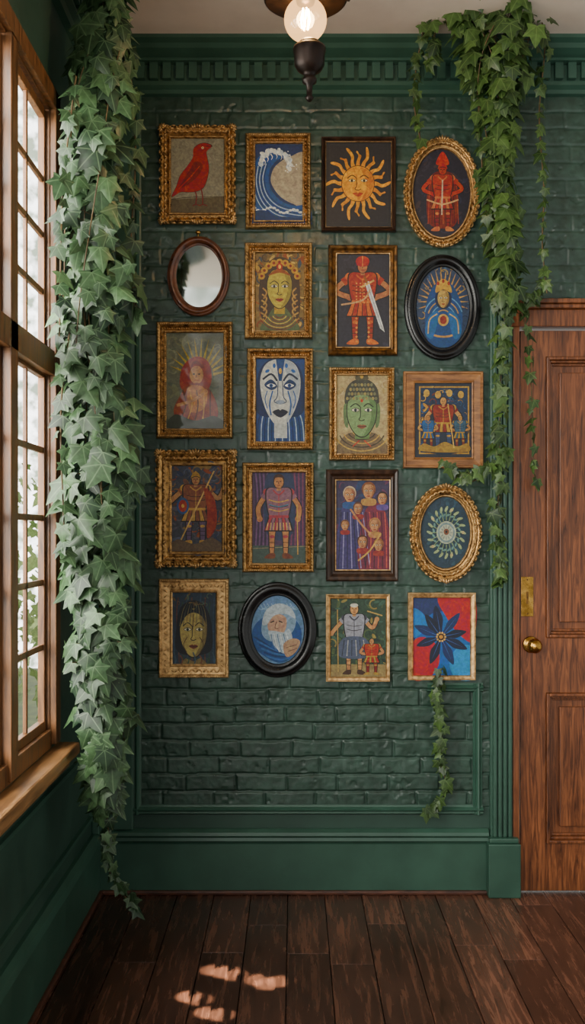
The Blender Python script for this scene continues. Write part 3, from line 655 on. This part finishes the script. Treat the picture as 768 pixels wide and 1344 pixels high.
# 11 green buddha
i=(442,492,509,595);p=mkframe('framed_green_buddha_painting','rect',(432,482,518,604),i,'gold');A=Art();bgrect(A,i,'#a8956a')
speckle(A,i,['#b3a278','#9c8658'],50,4,8,seed=11)
A.S([(444,597),(446,580),(460,568),(490,568),(505,580),(508,597)],'#6c5a40');
for k in range(5): A.arc(475,566,12+k*6,6+k*5,15,165,1.6,'#3c3424' if k%2 else '#b39450')
for s in(-1,1): A.S([(475+s*19,530),(475+s*24,534),(475+s*23,556),(475+s*18,560)],'#5c7048')
A.B(466,560,485,576,'#5f7a48')
face(A,475,541,38,56,'#768e5e','#5a7448',lips='#7c4a38')
A.S([(453,530),(454,512),(462,501),(475,497),(488,501),(496,512),(497,530),(486,521),(475,518),(464,521)],'#3a3a30')
for r_ in range(4):
    for k in range(10-r_): A.E(456+r_*2.2+k*4.2,523-r_*6,1.9,2.2,'#6a6a4c' if (k+r_)%2 else '#8a7c4c',n=8)
A.S([(467,498),(469,490),(475,486),(481,490),(483,498)],'#4c4630');A.E(475,494,2.4,3,'#b09048',n=8);A.E(475,526,1.8,2.2,'#b33a2a',n=8)
for s in(-1,1): A.L([(475+s*3,578),(475+s*12,586)],1.2,'#b33a2a')
finish(A,p)
# 12 oak folk painting
i=(545,502,620,600);p=mkframe('framed_folk_scene_print','rect',(530,487,635,614),i,'oak');A=Art();bgrect(A,i,'#1c222c')
A.B(550,507,616,596,'#a07c3c');A.B(552,509,614,594,'#1c2c44')
j=(554,511,612,592);speckle(A,j,['#8c6a34','#2c4a6c','#b38c44','#101824','#5c2c22'],130,2.5,5,seed=12)
for k in range(4): A.E(560+k*15,516+(k%2)*2,4,5,'#b08c48',n=10)
A.S([(560,592),(562,556),(572,540),(596,540),(605,556),(606,592)],'#17202e')
fig(A,582,521,70,'#b08250','#7c2c22','#a07a38','#2c3c5c',arms='down',wide=1.5)
fig(A,562,545,46,'#a87c48','#28507c','#987634','#6c2c20',arms='center',wide=1.3);fig(A,604,545,46,'#a87c48','#2c4a5c','#987634','#6c2c20',arms='center',wide=1.3)
A.S([(553,592),(556,582),(570,586),(584,580),(600,586),(613,582),(613,593)],'#8c6e34');A.L([(588,530),(596,588)],1.3,'#c49c54')
finish(A,p)
# 13 warrior ornate
i=(225,611,291,724);p=mkframe('framed_warrior_painting','rect',(205,592,309,743),i,'ornate');A=Art();bgrect(A,i,'#3a3c46')
speckle(A,i,['#6c4a3a','#2a3450','#84683c','#54505a','#8c4a30','#4c5468'],170,3,7,seed=13)
fig(A,257,622,94,'#a67a52','#7c4a34','#b08a4c','#54405a',helmet='#a4803e',arms='up',wide=1.35)
A.L([(281,618),(236,712)],1.8,'#c4a468');A.E(240,664,8,11,'#34507c');A.E(240,664,5.5,8,'#9c4030');A.E(240,664,2,2.5,'#d0ac5c',n=10)
A.S([(268,640),(282,656),(284,690),(272,706),(272,670)],'#8c3a2c');A.S([(224,726),(232,708),(256,714),(280,706),(294,726)],'#5c4a38')
finish(A,p)
# 14 tunic man, purple drapes
i=(331,620,401,739);p=mkframe('framed_roman_youth_painting','rect',(318,607,412,751),i,'gold');A=Art();bgrect(A,i,'#47304c')
for k in range(9): A.L([(333+k*2.6,620),(336+k*2.2,660),(332+k*2.6,736)],1.4,'#6c4a70' if k%2 else '#2f2238');A.L([(378+k*2.8,620),(382+k*2.2,670),(378+k*2.8,736)],1.4,'#7a3c54' if k%2 else '#3a2440')
A.S([(350,624),(384,624),(384,700),(350,700)],'#2a3450');A.B(329,716,403,742,'#3c4c44')
A.L([(330,720),(402,717)],.8,'#8a7c5c')
fig(A,366,624,110,'#b07a52','#7f5a66','#a0444a','#b07a52',arms='down',wide=1.15,foot='#6c3a24')
for k in range(3): A.L([(353,656+k*6),(366,659+k*6),(379,656+k*6)],1.4,'#4c7084' if k%2 else '#c49c54')
for k in range(8): A.L([(352+k*4,686),(350+k*4.5,696)],1.1,'#d0b070')
A.S([(359,631),(360,625),(366,622),(372,625),(373,631),(370,627),(362,627)],'#3a2014');A.L([(390,662),(391,728)],1.4,'#b89050')
finish(A,p)
# 15 crowd purple
i=(441,630,512,748);p=mkframe('framed_family_group_painting','rect',(428,616,523,763),i,'dark');A=Art();bgrect(A,i,'#352d46')
speckle(A,i,['#4a3a60','#2a3a5c','#5c3048'],70,4,9,seed=15)
A.S([(441,748),(444,690),(452,662),(468,660),(478,690),(480,748)],'#3c3460');A.S([(472,748),(474,690),(484,664),(500,662),(510,690),(512,748)],'#6c2c3c')
for k in range(8): A.L([(448+k*4,672),(446+k*5,710),(444+k*6,746)],1.2,'#8c84a8' if k%2 else '#1f1c34')
for k in range(6): A.L([(480+k*5,672),(482+k*5,705),(480+k*5.5,746)],1.2,'#b4584c' if k%2 else '#3c1420')
for (x,y,s,hc) in((459,650,9,'#b8a080'),(484,645,9.5,'#7c4a2c'),(502,655,7.5,'#2c1a14'),(470,668,7,'#5c3a22'),(492,690,8,'#a8784c'),(476,712,7.5,'#4a2c1c'),(497,716,7,'#8c5c34'),(453,690,6,'#6c4428')):
    A.E(x,y-s*.3,s*.95,s*1.05,hc);face(A,x,y,s*1.5,s*1.9,'#b5835c','#8c5c40')
    A.S([(x-s,y+s*1.15),(x,y+s*.95),(x+s,y+s*1.15),(x+s*.8,y+s*1.9),(x-s*.8,y+s*1.9)],random.choice(['#8c3a34','#34507c','#5a4a80','#a8804c']))
A.L([(460,668),(476,690),(492,706)],2.4,'#b5835c');A.L([(500,700),(486,722),(470,736)],2,'#c09a58')
finish(A,p)
# 16 floral eye oval
i=(553,652,618,746);p=mkframe('framed_floral_wreath_painting','oval',(539,637,632,763),i,'ornate');A=Art();bgoval(A,i,'#1f3340')
speckle(A,i,['#294552','#182834'],30,4,8,True,16)
for k in range(20):
    a=2*math.pi*k/20;x,y=586+22*math.cos(a),699+31*math.sin(a)
    A.L([(586+12*math.cos(a),699+16*math.sin(a)),(x,y)],.9,'#7c8c5c');A.E(x,y,4.2,1.7,'#8f9c70',math.degrees(a)+25,n=12);A.E(586+17*math.cos(a+.12),699+23*math.sin(a+.12),3,1.3,'#5f8078',math.degrees(a)+70,n=12)
    if k%4==0: A.E(x,y,2,2,'#b0a070',n=10)
A.E(586,699,13,15,'#9ea48c');A.E(586,699,11,13,'#6c8080');A.E(586,699,9,10.5,'#a9ac94');A.E(586,698,3.6,4.2,'#7a4c34',n=14);A.E(586,698,1.6,1.8,'#16120e',n=10)
for k in range(12):
    a=2*math.pi*k/12;A.L([(586+5*math.cos(a),699+6*math.sin(a)),(586+8*math.cos(a),699+9.5*math.sin(a))],.8,'#4c6060')
finish(A,p)
# 17 ochre face on navy, dark hair
i=(226,778,283,872);p=mkframe('framed_ochre_face_painting','rect',(208,760,300,890),i,'flatgold');A=Art();bgrect(A,i,'#283644')
for k in range(10): A.L([(228+k*6,778+(k%3)*6),(226+k*6,810),(230+k*5.6,870)],1.6,['#34485c','#5c3c34','#2c4434'][k%3])
A.S([(234,856),(232,820),(238,796),(255,788),(270,797),(278,822),(275,856)],'#10161e')
face(A,254,829,35,58,'#a8965c','#7c6c44',lips='#6c3428',iris='#20302c')
A.S([(236,824),(238,806),(248,796),(254,800),(262,796),(271,808),(273,826),(266,810),(254,804),(243,810)],'#161a20')
for k in range(9): A.L([(236+k*4.4,816-abs(4-k)*-1.5),(240+k*3.6,802),(246+k*2.2,790)],1.0,'#4c5248' if k%2 else '#80744a',taper=True)
A.L([(254,806),(253,826)],1.1,'#4c3c24')
for s in(-1,1): A.L([(254+s*8,836),(254+s*13,846),(254+s*9,856)],1,'#4c3c24')
A.S([(238,876),(244,864),(254,868),(264,864),(272,876)],'#7a6a44');speckle(A,(227,780,282,796),['#5c6c54','#6c5838'],16,2,4,seed=17)
for k in range(7): A.L([(228+k*8.5,856+k%3*4),(231+k*8.5,866),(229+k*8.5,873)],1.6,['#3c5464','#6c4434','#34503c'][k%3])
finish(A,p)
# 18 blue old man oval
i=(330,782,399,872);p=mkframe('framed_bearded_sage_painting','oval',(312,764,416,890),i,'black');A=Art();bgoval(A,i,'#5f7c9c')
for k in range(10): A.L([(336+k*5,792),(342+k*5,800),(352+k*5,796)],1.2,'#86a0b4')
A.S([(334,850),(332,826),(346,810),(366,806),(386,812),(396,830),(390,856),(366,870)],'#284a7c')
A.S([(344,832),(346,812),(360,798),(378,798),(388,810),(386,826),(374,838),(356,842)],'#7c94a8')
A.S([(352,826),(354,812),(366,806),(376,812),(374,828),(364,836)],'#b08c74')
A.S([(344,818),(350,800),(366,792),(382,798),(388,812),(376,806),(360,808),(350,820)],'#a9b4b8')
A.S([(352,830),(360,828),(372,830),(380,826),(384,842),(376,858),(362,850)],'#a4b0b6')
for k in range(6): A.L([(356+k*4,832),(358+k*4.2,844),(364+k*3,856)],1,'#d0d4d0' if k%2 else '#54708c')
A.L([(355,817),(360,815)],1.5,'#2c1c18');A.L([(366,815),(371,817)],1.5,'#2c1c18');A.L([(363,816),(361,824),(365,825)],1,'#5c3a2c')
for k in range(6): A.L([(334+k*3,836+k*5),(350+k*4,846+k*4),(368+k*4,860)],2,'#3c6498' if k%2 else '#1c3460')
A.S([(372,846),(384,838),(394,842),(388,856),(376,862)],'#a8886c');A.L([(376,850),(390,846)],.8,'#5c3a2c');A.L([(378,855),(390,851)],.8,'#5c3a2c')
finish(A,p)
# 19 man with child
i=(434,786,507,889);p=mkframe('framed_father_and_child_painting','rect',(428,780,512,895),i,'thin');A=Art();bgrect(A,i,'#2c4030')
speckle(A,i,['#4c5c38','#1c2c24','#8a7a44','#3c5848'],110,3,7,seed=19)
A.B(432,872,509,891,'#8c7a50')
fig(A,465,792,94,'#b8875c','#8c8c94','#3c3c48','#b8875c',arms='up',wide=1.1,foot='#3c2418')
A.E(465,794.5,5.2,2.6,'#c2bfae');A.S([(450,838),(480,838),(484,862),(446,862)],'#4c5468')
for k in range(6): A.L([(452+k*5,840),(449+k*6.4,861)],1,'#a4a49c' if k%2 else '#20242c')
fig(A,488,838,48,'#b8875c','#a23c30','#a08040','#7c2c24',arms='center',wide=1.5);A.L([(443,800),(444,882)],1.2,'#b09458');A.L([(482,802),(502,808)],1.6,'#b09458')
finish(A,p)
# 20 flower
i=(543,785,618,887);p=mkframe('framed_abstract_flower_painting','rect',(536,778,625,893),i,'thin');A=Art();bgrect(A,i,'#2c5c9a')
A.S([(541,783),(600,783),(590,800),(566,806),(548,830),(541,850)],'#28335c')
A.S([(576,783),(622,783),(622,840),(604,834),(586,810)],'#a8242c');A.S([(541,846),(556,836),(574,848),(576,872),(562,890),(541,890)],'#a82a34')
A.S([(590,866),(604,848),(622,852),(622,890),(598,890)],'#3c86b8');A.S([(541,800),(556,806),(560,824),(541,836)],'#3a74b0')
cx,cy=579,836
for k,(a,l,w_) in enumerate(((-100,42,6.5),(-52,40,5.5),(-12,34,5.5),(25,38,6),(66,40,6),(112,38,6),(160,34,5.5),(203,38,6),(235,36,6))):
    a=math.radians(a);ux,uy=math.cos(a),math.sin(a)
    q=[(0,0,),(l*.3,w_*.6),(l*.6,w_),(l,0),(l*.6,-w_),(l*.3,-w_*.6)]
    A.S([(cx+ux*s-uy*t,cy+uy*s+ux*t) for s,t in q],['#141c34','#1c2c54','#10182c'][k%3])
    A.L([(cx,cy),(cx+ux*l*.8,cy+uy*l*.8)],.9,'#44609c',taper=True)
A.E(cx,cy,6,6,'#2a1c14');
for k in range(10):
    a=2*math.pi*k/10;A.E(cx+5.5*math.cos(a),cy+5.5*math.sin(a),1.4,1.4,'#c8a060',n=8)
A.E(cx,cy,2.6,2.6,'#b88444',n=12)
finish(A,p)

# ---------------------------------------------------------------- ivy
half=[(0,0),(.17,-.13),(.42,-.17),(.36,.10),(.56,.42),(.27,.48),(.16,.74),(0,1)]
LV=[(0,0),(0,.36),(0,.70),(0,1.)]+[(a,b) for a,b in half[1:7]]+[(-a,b) for a,b in half[1:7]]
LF=[(0,4,5,6),(0,6,1),(1,6,7,8),(1,8,9,2),(2,9,3),(0,12,11,10),(0,1,12),(1,14,13,12),(1,2,15,14),(2,3,15)]
def add_leaf(V,Fc,Cc,pos,t,n,size,rnd,fold=.25,droop=.3):
    t=t.normalized();b=t.cross(n)
    if b.length<1e-4: b=t.orthogonal()
    b.normalize();n=b.cross(t).normalized();o=len(V);wx=U(.85,1.15)
    for x,y in LV:
        z=-fold*.5*abs(x)*(1 if abs(x)<.5 else 1.2)-droop*y*y*.5
        if x!=0 and y>.35 and abs(x)>.5: z-=.05
        p=pos+b*(x*size*wx)+t*(y*size)+n*(z*size);V.append(p[:]);Cc.extend((rnd,x*.5+.5,y*.5+.5,1))
    Fc.extend(tuple(i+o for i in f) for f in LF)
def interp(path,s):
    m=len(path)-1;f=min(s*m,m-1e-6);i=int(f);t=f-i
    p0,p1,p2,p3=path[max(i-1,0)],path[i],path[i+1],path[min(i+2,m)]
    return .5*((2*p1)+(-p0+p2)*t+(2*p0-5*p1+4*p2-p3)*t*t+(-p0+3*p1-3*p2+p3)*t**3)
def ivy(name,strands,mat):
    V=[];Fc=[];Cc=[];st=MB()
    for S in strands:
        path=[W(a,b,c) for a,b,c,r in S['p']];rad=[r for a,b,c,r in S['p']]
        m=len(path)-1
        pts=[interp(path,k/60) for k in range(61)]
        st.tube(pts,S.get('stem',.003),5)
        for k in range(S.get('extra',0)):
            ph=U(0,6.28);rr=U(.3,.9);s0=U(0,.6);s1=min(1,s0+U(.2,.4));q=[]
            for j in range(25):
                s=s0+(s1-s0)*j/24;f=min(s*m,m-1e-6);i=int(f);r=rad[i]+(rad[i+1]-rad[i])*(f-i)
                a=ph+s*5;q.append(interp(path,s)+Vector((math.sin(a),-abs(math.cos(a)),0))*r*rr)
            st.tube(q,.0022,5)
        n=S['n'];ph1,ph2=U(0,6),U(0,6);wf=S.get('wave',0)
        for k in range(n):
            s=(k+R())/n;f=min(s*m,m-1e-6);i=int(f);r=rad[i]+(rad[i+1]-rad[i])*(f-i)
            c=interp(path,s);phi=math.radians(U(-105,105))
            r*=1+wf*(math.sin(s*38+ph1+phi*1.5)*.5+math.sin(s*71+ph2-phi*2)*.5)
            rr=r*math.sqrt(U(.1,1))
            out=Vector((math.sin(phi),-math.cos(phi),0))
            pos=c+out*rr+Vector((0,0,U(0,.03)))
            size=S['s']*U(.55,1.2)
            side=1 if R()<.5 else -1
            t=Vector((0,0,-1))+out*U(.0,.5)+Vector((side*U(0,.95)+math.sin(phi)*.35,0,0))
            nn=out*1.+Vector((U(-.6,.6),-.5,U(-.1,1.)))
            pos=pos-t.normalized()*size*.3
            if pos.x<XL+.06: pos.x=XL+.06
            lim=S.get('ymax',-.05)
            if pos.y>lim: pos.y=lim
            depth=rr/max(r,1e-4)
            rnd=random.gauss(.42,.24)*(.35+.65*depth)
            if R()<.08: rnd+=.4
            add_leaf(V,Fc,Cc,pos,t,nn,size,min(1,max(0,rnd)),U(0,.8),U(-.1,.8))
            if k%3==0: st.tube([c,(c+pos)/2+Vector((0,0,.01)),pos],.0014,4)
    par=empty(name,W(*S['p'][0][:3]))
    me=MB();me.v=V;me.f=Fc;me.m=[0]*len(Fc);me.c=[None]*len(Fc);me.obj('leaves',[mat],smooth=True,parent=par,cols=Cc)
    st.obj('stems',[m_stem],smooth=True,parent=par)
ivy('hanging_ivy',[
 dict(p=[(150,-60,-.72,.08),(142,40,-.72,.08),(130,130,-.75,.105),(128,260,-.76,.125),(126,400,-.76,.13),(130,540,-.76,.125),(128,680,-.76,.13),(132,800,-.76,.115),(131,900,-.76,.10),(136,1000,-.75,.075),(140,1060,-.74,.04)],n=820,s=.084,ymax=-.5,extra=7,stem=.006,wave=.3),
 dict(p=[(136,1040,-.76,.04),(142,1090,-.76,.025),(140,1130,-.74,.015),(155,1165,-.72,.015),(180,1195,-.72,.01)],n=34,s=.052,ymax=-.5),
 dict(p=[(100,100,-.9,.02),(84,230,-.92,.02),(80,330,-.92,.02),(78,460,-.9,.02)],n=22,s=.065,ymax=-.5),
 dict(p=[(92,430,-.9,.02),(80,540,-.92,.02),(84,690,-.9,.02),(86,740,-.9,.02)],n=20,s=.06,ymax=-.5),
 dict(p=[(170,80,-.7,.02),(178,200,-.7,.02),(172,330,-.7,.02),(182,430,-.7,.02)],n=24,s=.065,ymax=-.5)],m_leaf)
ivy('hanging_ivy',[
 dict(p=[(545,12,-.26,.05),(600,0,-.27,.08),(650,10,-.27,.11),(700,0,-.27,.09),(745,12,-.26,.04)],n=240,s=.072,ymax=-.2,extra=3,wave=.3),
 dict(p=[(660,-30,-.27,.17),(662,40,-.27,.18),(655,100,-.27,.12),(655,170,-.24,.085),(655,260,-.22,.07),(662,340,-.2,.065),(664,410,-.18,.05)],n=380,s=.073,ymax=-.17,extra=4,stem=.005,wave=.3),
 dict(p=[(600,-10,-.27,.07),(610,30,-.27,.09),(618,80,-.26,.05),(622,120,-.25,.03)],n=70,s=.072,ymax=-.2,wave=.2),
 dict(p=[(664,400,-.18,.04),(658,480,-.16,.035),(656,560,-.16,.035),(655,640,-.15,.04),(652,710,-.15,.035),(660,770,-.13,.02)],n=90,s=.056,ymax=-.1,wave=.3),
 dict(p=[(560,20,-.24,.03),(548,80,-.24,.025),(543,130,-.24,.018),(553,190,-.23,.01)],n=26,s=.05,ymax=-.1),
 dict(p=[(580,10,-.26,.05),(570,50,-.25,.04),(566,90,-.25,.02)],n=30,s=.06,ymax=-.1),
 dict(p=[(620,80,-.26,.03),(630,160,-.25,.025),(636,260,-.2,.02),(655,330,-.18,.025),(690,395,-.16,.015),(716,380,-.15,.01)],n=50,s=.055,ymax=-.1),
 dict(p=[(705,0,-.26,.05),(715,60,-.25,.03),(708,150,-.24,.02),(714,250,-.24,.015),(712,320,-.24,.012),(718,385,-.24,.008)],n=46,s=.045,ymax=-.1),
 dict(p=[(668,600,-.13,.02),(640,622,-.13,.03),(612,632,-.12,.02),(582,614,-.11,.015)],n=34,s=.055,ymax=-.08),
 dict(p=[(680,395,-.16,.02),(692,440,-.12,.015),(698,520,-.11,.015),(700,600,-.1,.012),(705,640,-.1,.01)],n=24,s=.048,ymax=-.08)],m_leaf2)
ivy('hanging_ivy',[
 dict(p=[(578,884,-.06,.035),(574,920,-.06,.03),(580,960,-.06,.025),(578,1000,-.06,.02),(586,1030,-.055,.015),(578,1058,-.05,.01),(558,1072,-.05,.008)],n=50,s=.047,ymax=-.045)],m_leaf2)

# ---------------------------------------------------------------- pendant lamp
py=-1.05;pc=W(401,26,py);sc=(D+py)/F
lamp=empty('pendant_lamp',(pc.x,py,pc.z))
mb=MB()
g=28*sc
mb.lathe([(0,ZC-pc.z),(.06,ZC-pc.z),(.055,ZC-pc.z-.02),(.012,ZC-pc.z-.03),(.009,ZC-pc.z-.05),(.009,.12),(.02,.115),(.03,.10),(.05,.088),(.118,.070),(.124,.060),(.118,.056),(.05,.066),(.03,.062),(.026,.048),(.0,.046)],(pc.x,py,pc.z),n=40)
mb.tube([(pc.x+.10,py,pc.z+.065),(pc.x+.13,py,pc.z+.058),(pc.x+.138,py,pc.z+.07),(pc.x+.13,py,pc.z+.082)],.004,6)
mb.obj('lamp_cap_and_rod',[m_iron],smooth=True,parent=lamp)
mb=MB()
mb.lathe([(0,-.058),(.028,-.06),(.034,-.066),(.034,-.074),(.048,-.078),(.05,-.086),(.046,-.1),(.045,-.13),(.036,-.145),(.022,-.155),(.014,-.162),(.022,-.172),(.021,-.182),(.01,-.19),(.008,-.22),(.013,-.228),(.006,-.238),(0,-.24)],(pc.x+.012,py+.01,pc.z),n=32)
mb.obj('lamp_finial',[m_iron],smooth=True,parent=lamp)
mb=MB();mb.lathe([(g*math.sin(math.pi*k/20),g*math.cos(math.pi*k/20)) for k in range(21)],(pc.x,py,pc.z),n=40);mb.obj('bulb_globe',[m_bulb],smooth=True,parent=lamp)
mb=MB()
for k in range(5):
    a=2*math.pi*k/5;rx=.014
    mb.tube([(pc.x+rx*.6*math.cos(a),py+rx*.6*math.sin(a),pc.z+.032),(pc.x+rx*math.cos(a+.4),py+rx*math.sin(a+.4),pc.z),(pc.x+rx*.7*math.cos(a+.8),py+rx*.7*math.sin(a+.8),pc.z-.026)],.0025,5)
mb.obj('filament',[m_fil],parent=lamp)

# ---------------------------------------------------------------- garden outside
V=[];Fc=[];Cc=[]
rr=random.Random(3)
blobs=[(-2.6,.6,.4,.8),(-3.2,1.8,.9,1.0),(-2.5,2.7,.9,1.1),(-4.2,3.4,1.2,1.3),(-5.2,5.0,1.2,1.6),(-3.4,5.2,1.0,1.5)]
for bx,by,bz,br in blobs:
    for k in range(int(300*br)):
        v=Vector((rr.gauss(0,1),rr.gauss(0,1),rr.gauss(0,1))).normalized()*br*rr.uniform(.5,1.15)
        p_=Vector((bx,by,bz))+v
        if p_.x>-1.25: continue
        add_leaf(V,Fc,Cc,p_,Vector((rr.uniform(-1,1),rr.uniform(-1,1),-.8)),v+Vector((0,0,.5)),rr.uniform(.08,.16),rr.random())
par=empty('garden_shrubs',(-3,1,0));me=MB();me.v=V;me.f=Fc;me.m=[0]*len(Fc);me.c=[None]*len(Fc);me.obj('foliage',[m_bush],smooth=True,parent=par,cols=Cc)
mb=MB()
for bx,by,bz,br in blobs: mb.tube([(bx,by,-1.0),(bx+.05,by,bz)],[.07,.03],8)
mb.obj('trunks',[m_stem],smooth=True,parent=par)
mb=MB();mb.box(-14,-1.1,-8,14,-1.1,-1.0);mb.obj('garden_ground',[m_soil])

# ---------------------------------------------------------------- world & lights
wd=bpy.data.worlds.new('sky');bpy.context.scene.world=wd;wd.use_nodes=True;N=wd.node_tree.nodes;L=wd.node_tree.links;bg=N['Background']
tc=N.new('ShaderNodeTexCoord');no=N.new('ShaderNodeTexNoise');no.inputs['Scale'].default_value=80;no.inputs['Detail'].default_value=5;L.new(tc.outputs['Generated'],no.inputs['Vector'])
cr=N.new('ShaderNodeValToRGB');e=cr.color_ramp.elements;e[0].position=.38;e[0].color=(.18,.21,.16,1);e[1].position=.6;e[1].color=(.99,.98,.95,1);L.new(no.outputs['Fac'],cr.inputs['Fac'])
sx=N.new('ShaderNodeSeparateXYZ');L.new(tc.outputs['Generated'],sx.inputs[0])
mr=N.new('ShaderNodeMapRange');mr.inputs['From Min'].default_value=.0;mr.inputs['From Max'].default_value=-.3;mr.inputs['To Min'].default_value=1.3;mr.inputs['To Max'].default_value=7.5;mr.clamp=True
L.new(sx.outputs[0],mr.inputs['Value']);L.new(cr.outputs[0],bg.inputs[0]);L.new(mr.outputs[0],bg.inputs[1])
def light(name,typ,loc,target,energy,col=(1,1,1),**kw):
    l=bpy.data.lights.new(name,typ);l.energy=energy;l.color=col
    for k,v in kw.items(): setattr(l,k,v)
    o=bpy.data.objects.new(name,l);bpy.context.collection.objects.link(o);o.location=loc
    o.rotation_euler=(Vector(target)-Vector(loc)).to_track_quat('-Z','Y').to_euler();return o
light('window_daylight','AREA',(-1.45,-1.45,2.0),(.3,-.3,1.0),135,(1,.95,.87),shape='RECTANGLE',size=1.2,size_y=2.2)
light('front_left_softbox','AREA',(-2.3,-4.7,2.5),(.2,0,1.0),215,(1,.94,.86),shape='RECTANGLE',size=1.8,size_y=1.6)  # added softbox fill from front left, standing in for windows out of view
light('bulb_light','POINT',(pc.x,py,pc.z),(0,0,0),9,(1,.7,.4),shadow_soft_size=.03)
for (a,b_,e_,sz) in ((280,1273,.8,.9),(296,1276,1.,1.1),(308,1280,.7,.7),(340,1286,.8,.9),(354,1291,1.,1.1),(368,1288,.6,.7),(248,1308,.7,.8),(262,1312,.6,.8),(274,1329,.8,.9),(290,1332,.8,.9)):
    d=F*HC/(b_-CY);tx,ty=(a-CX)*d/F,d-D
    dirv=Vector((-.8-tx,(-1.09)-ty,1.42));src=Vector((tx,ty,0))+dirv*3.2
    light('sun_shaft','SPOT',src,(tx,ty,0),24000*e_,(1,.88,.7),spot_size=math.radians(sz),spot_blend=.5,shadow_soft_size=.01)

cam=bpy.data.cameras.new('camera');co_=bpy.data.objects.new('camera',cam);bpy.context.collection.objects.link(co_)
co_.location=(0,-D,HC);co_.rotation_euler=(math.pi/2,0,0)
cam.sensor_width=36;cam.sensor_fit='AUTO';cam.lens=F*36/1344;cam.shift_x=-(CX-384)/1344;cam.shift_y=(CY-672)/1344;cam.clip_start=.05
bpy.context.scene.camera=co_
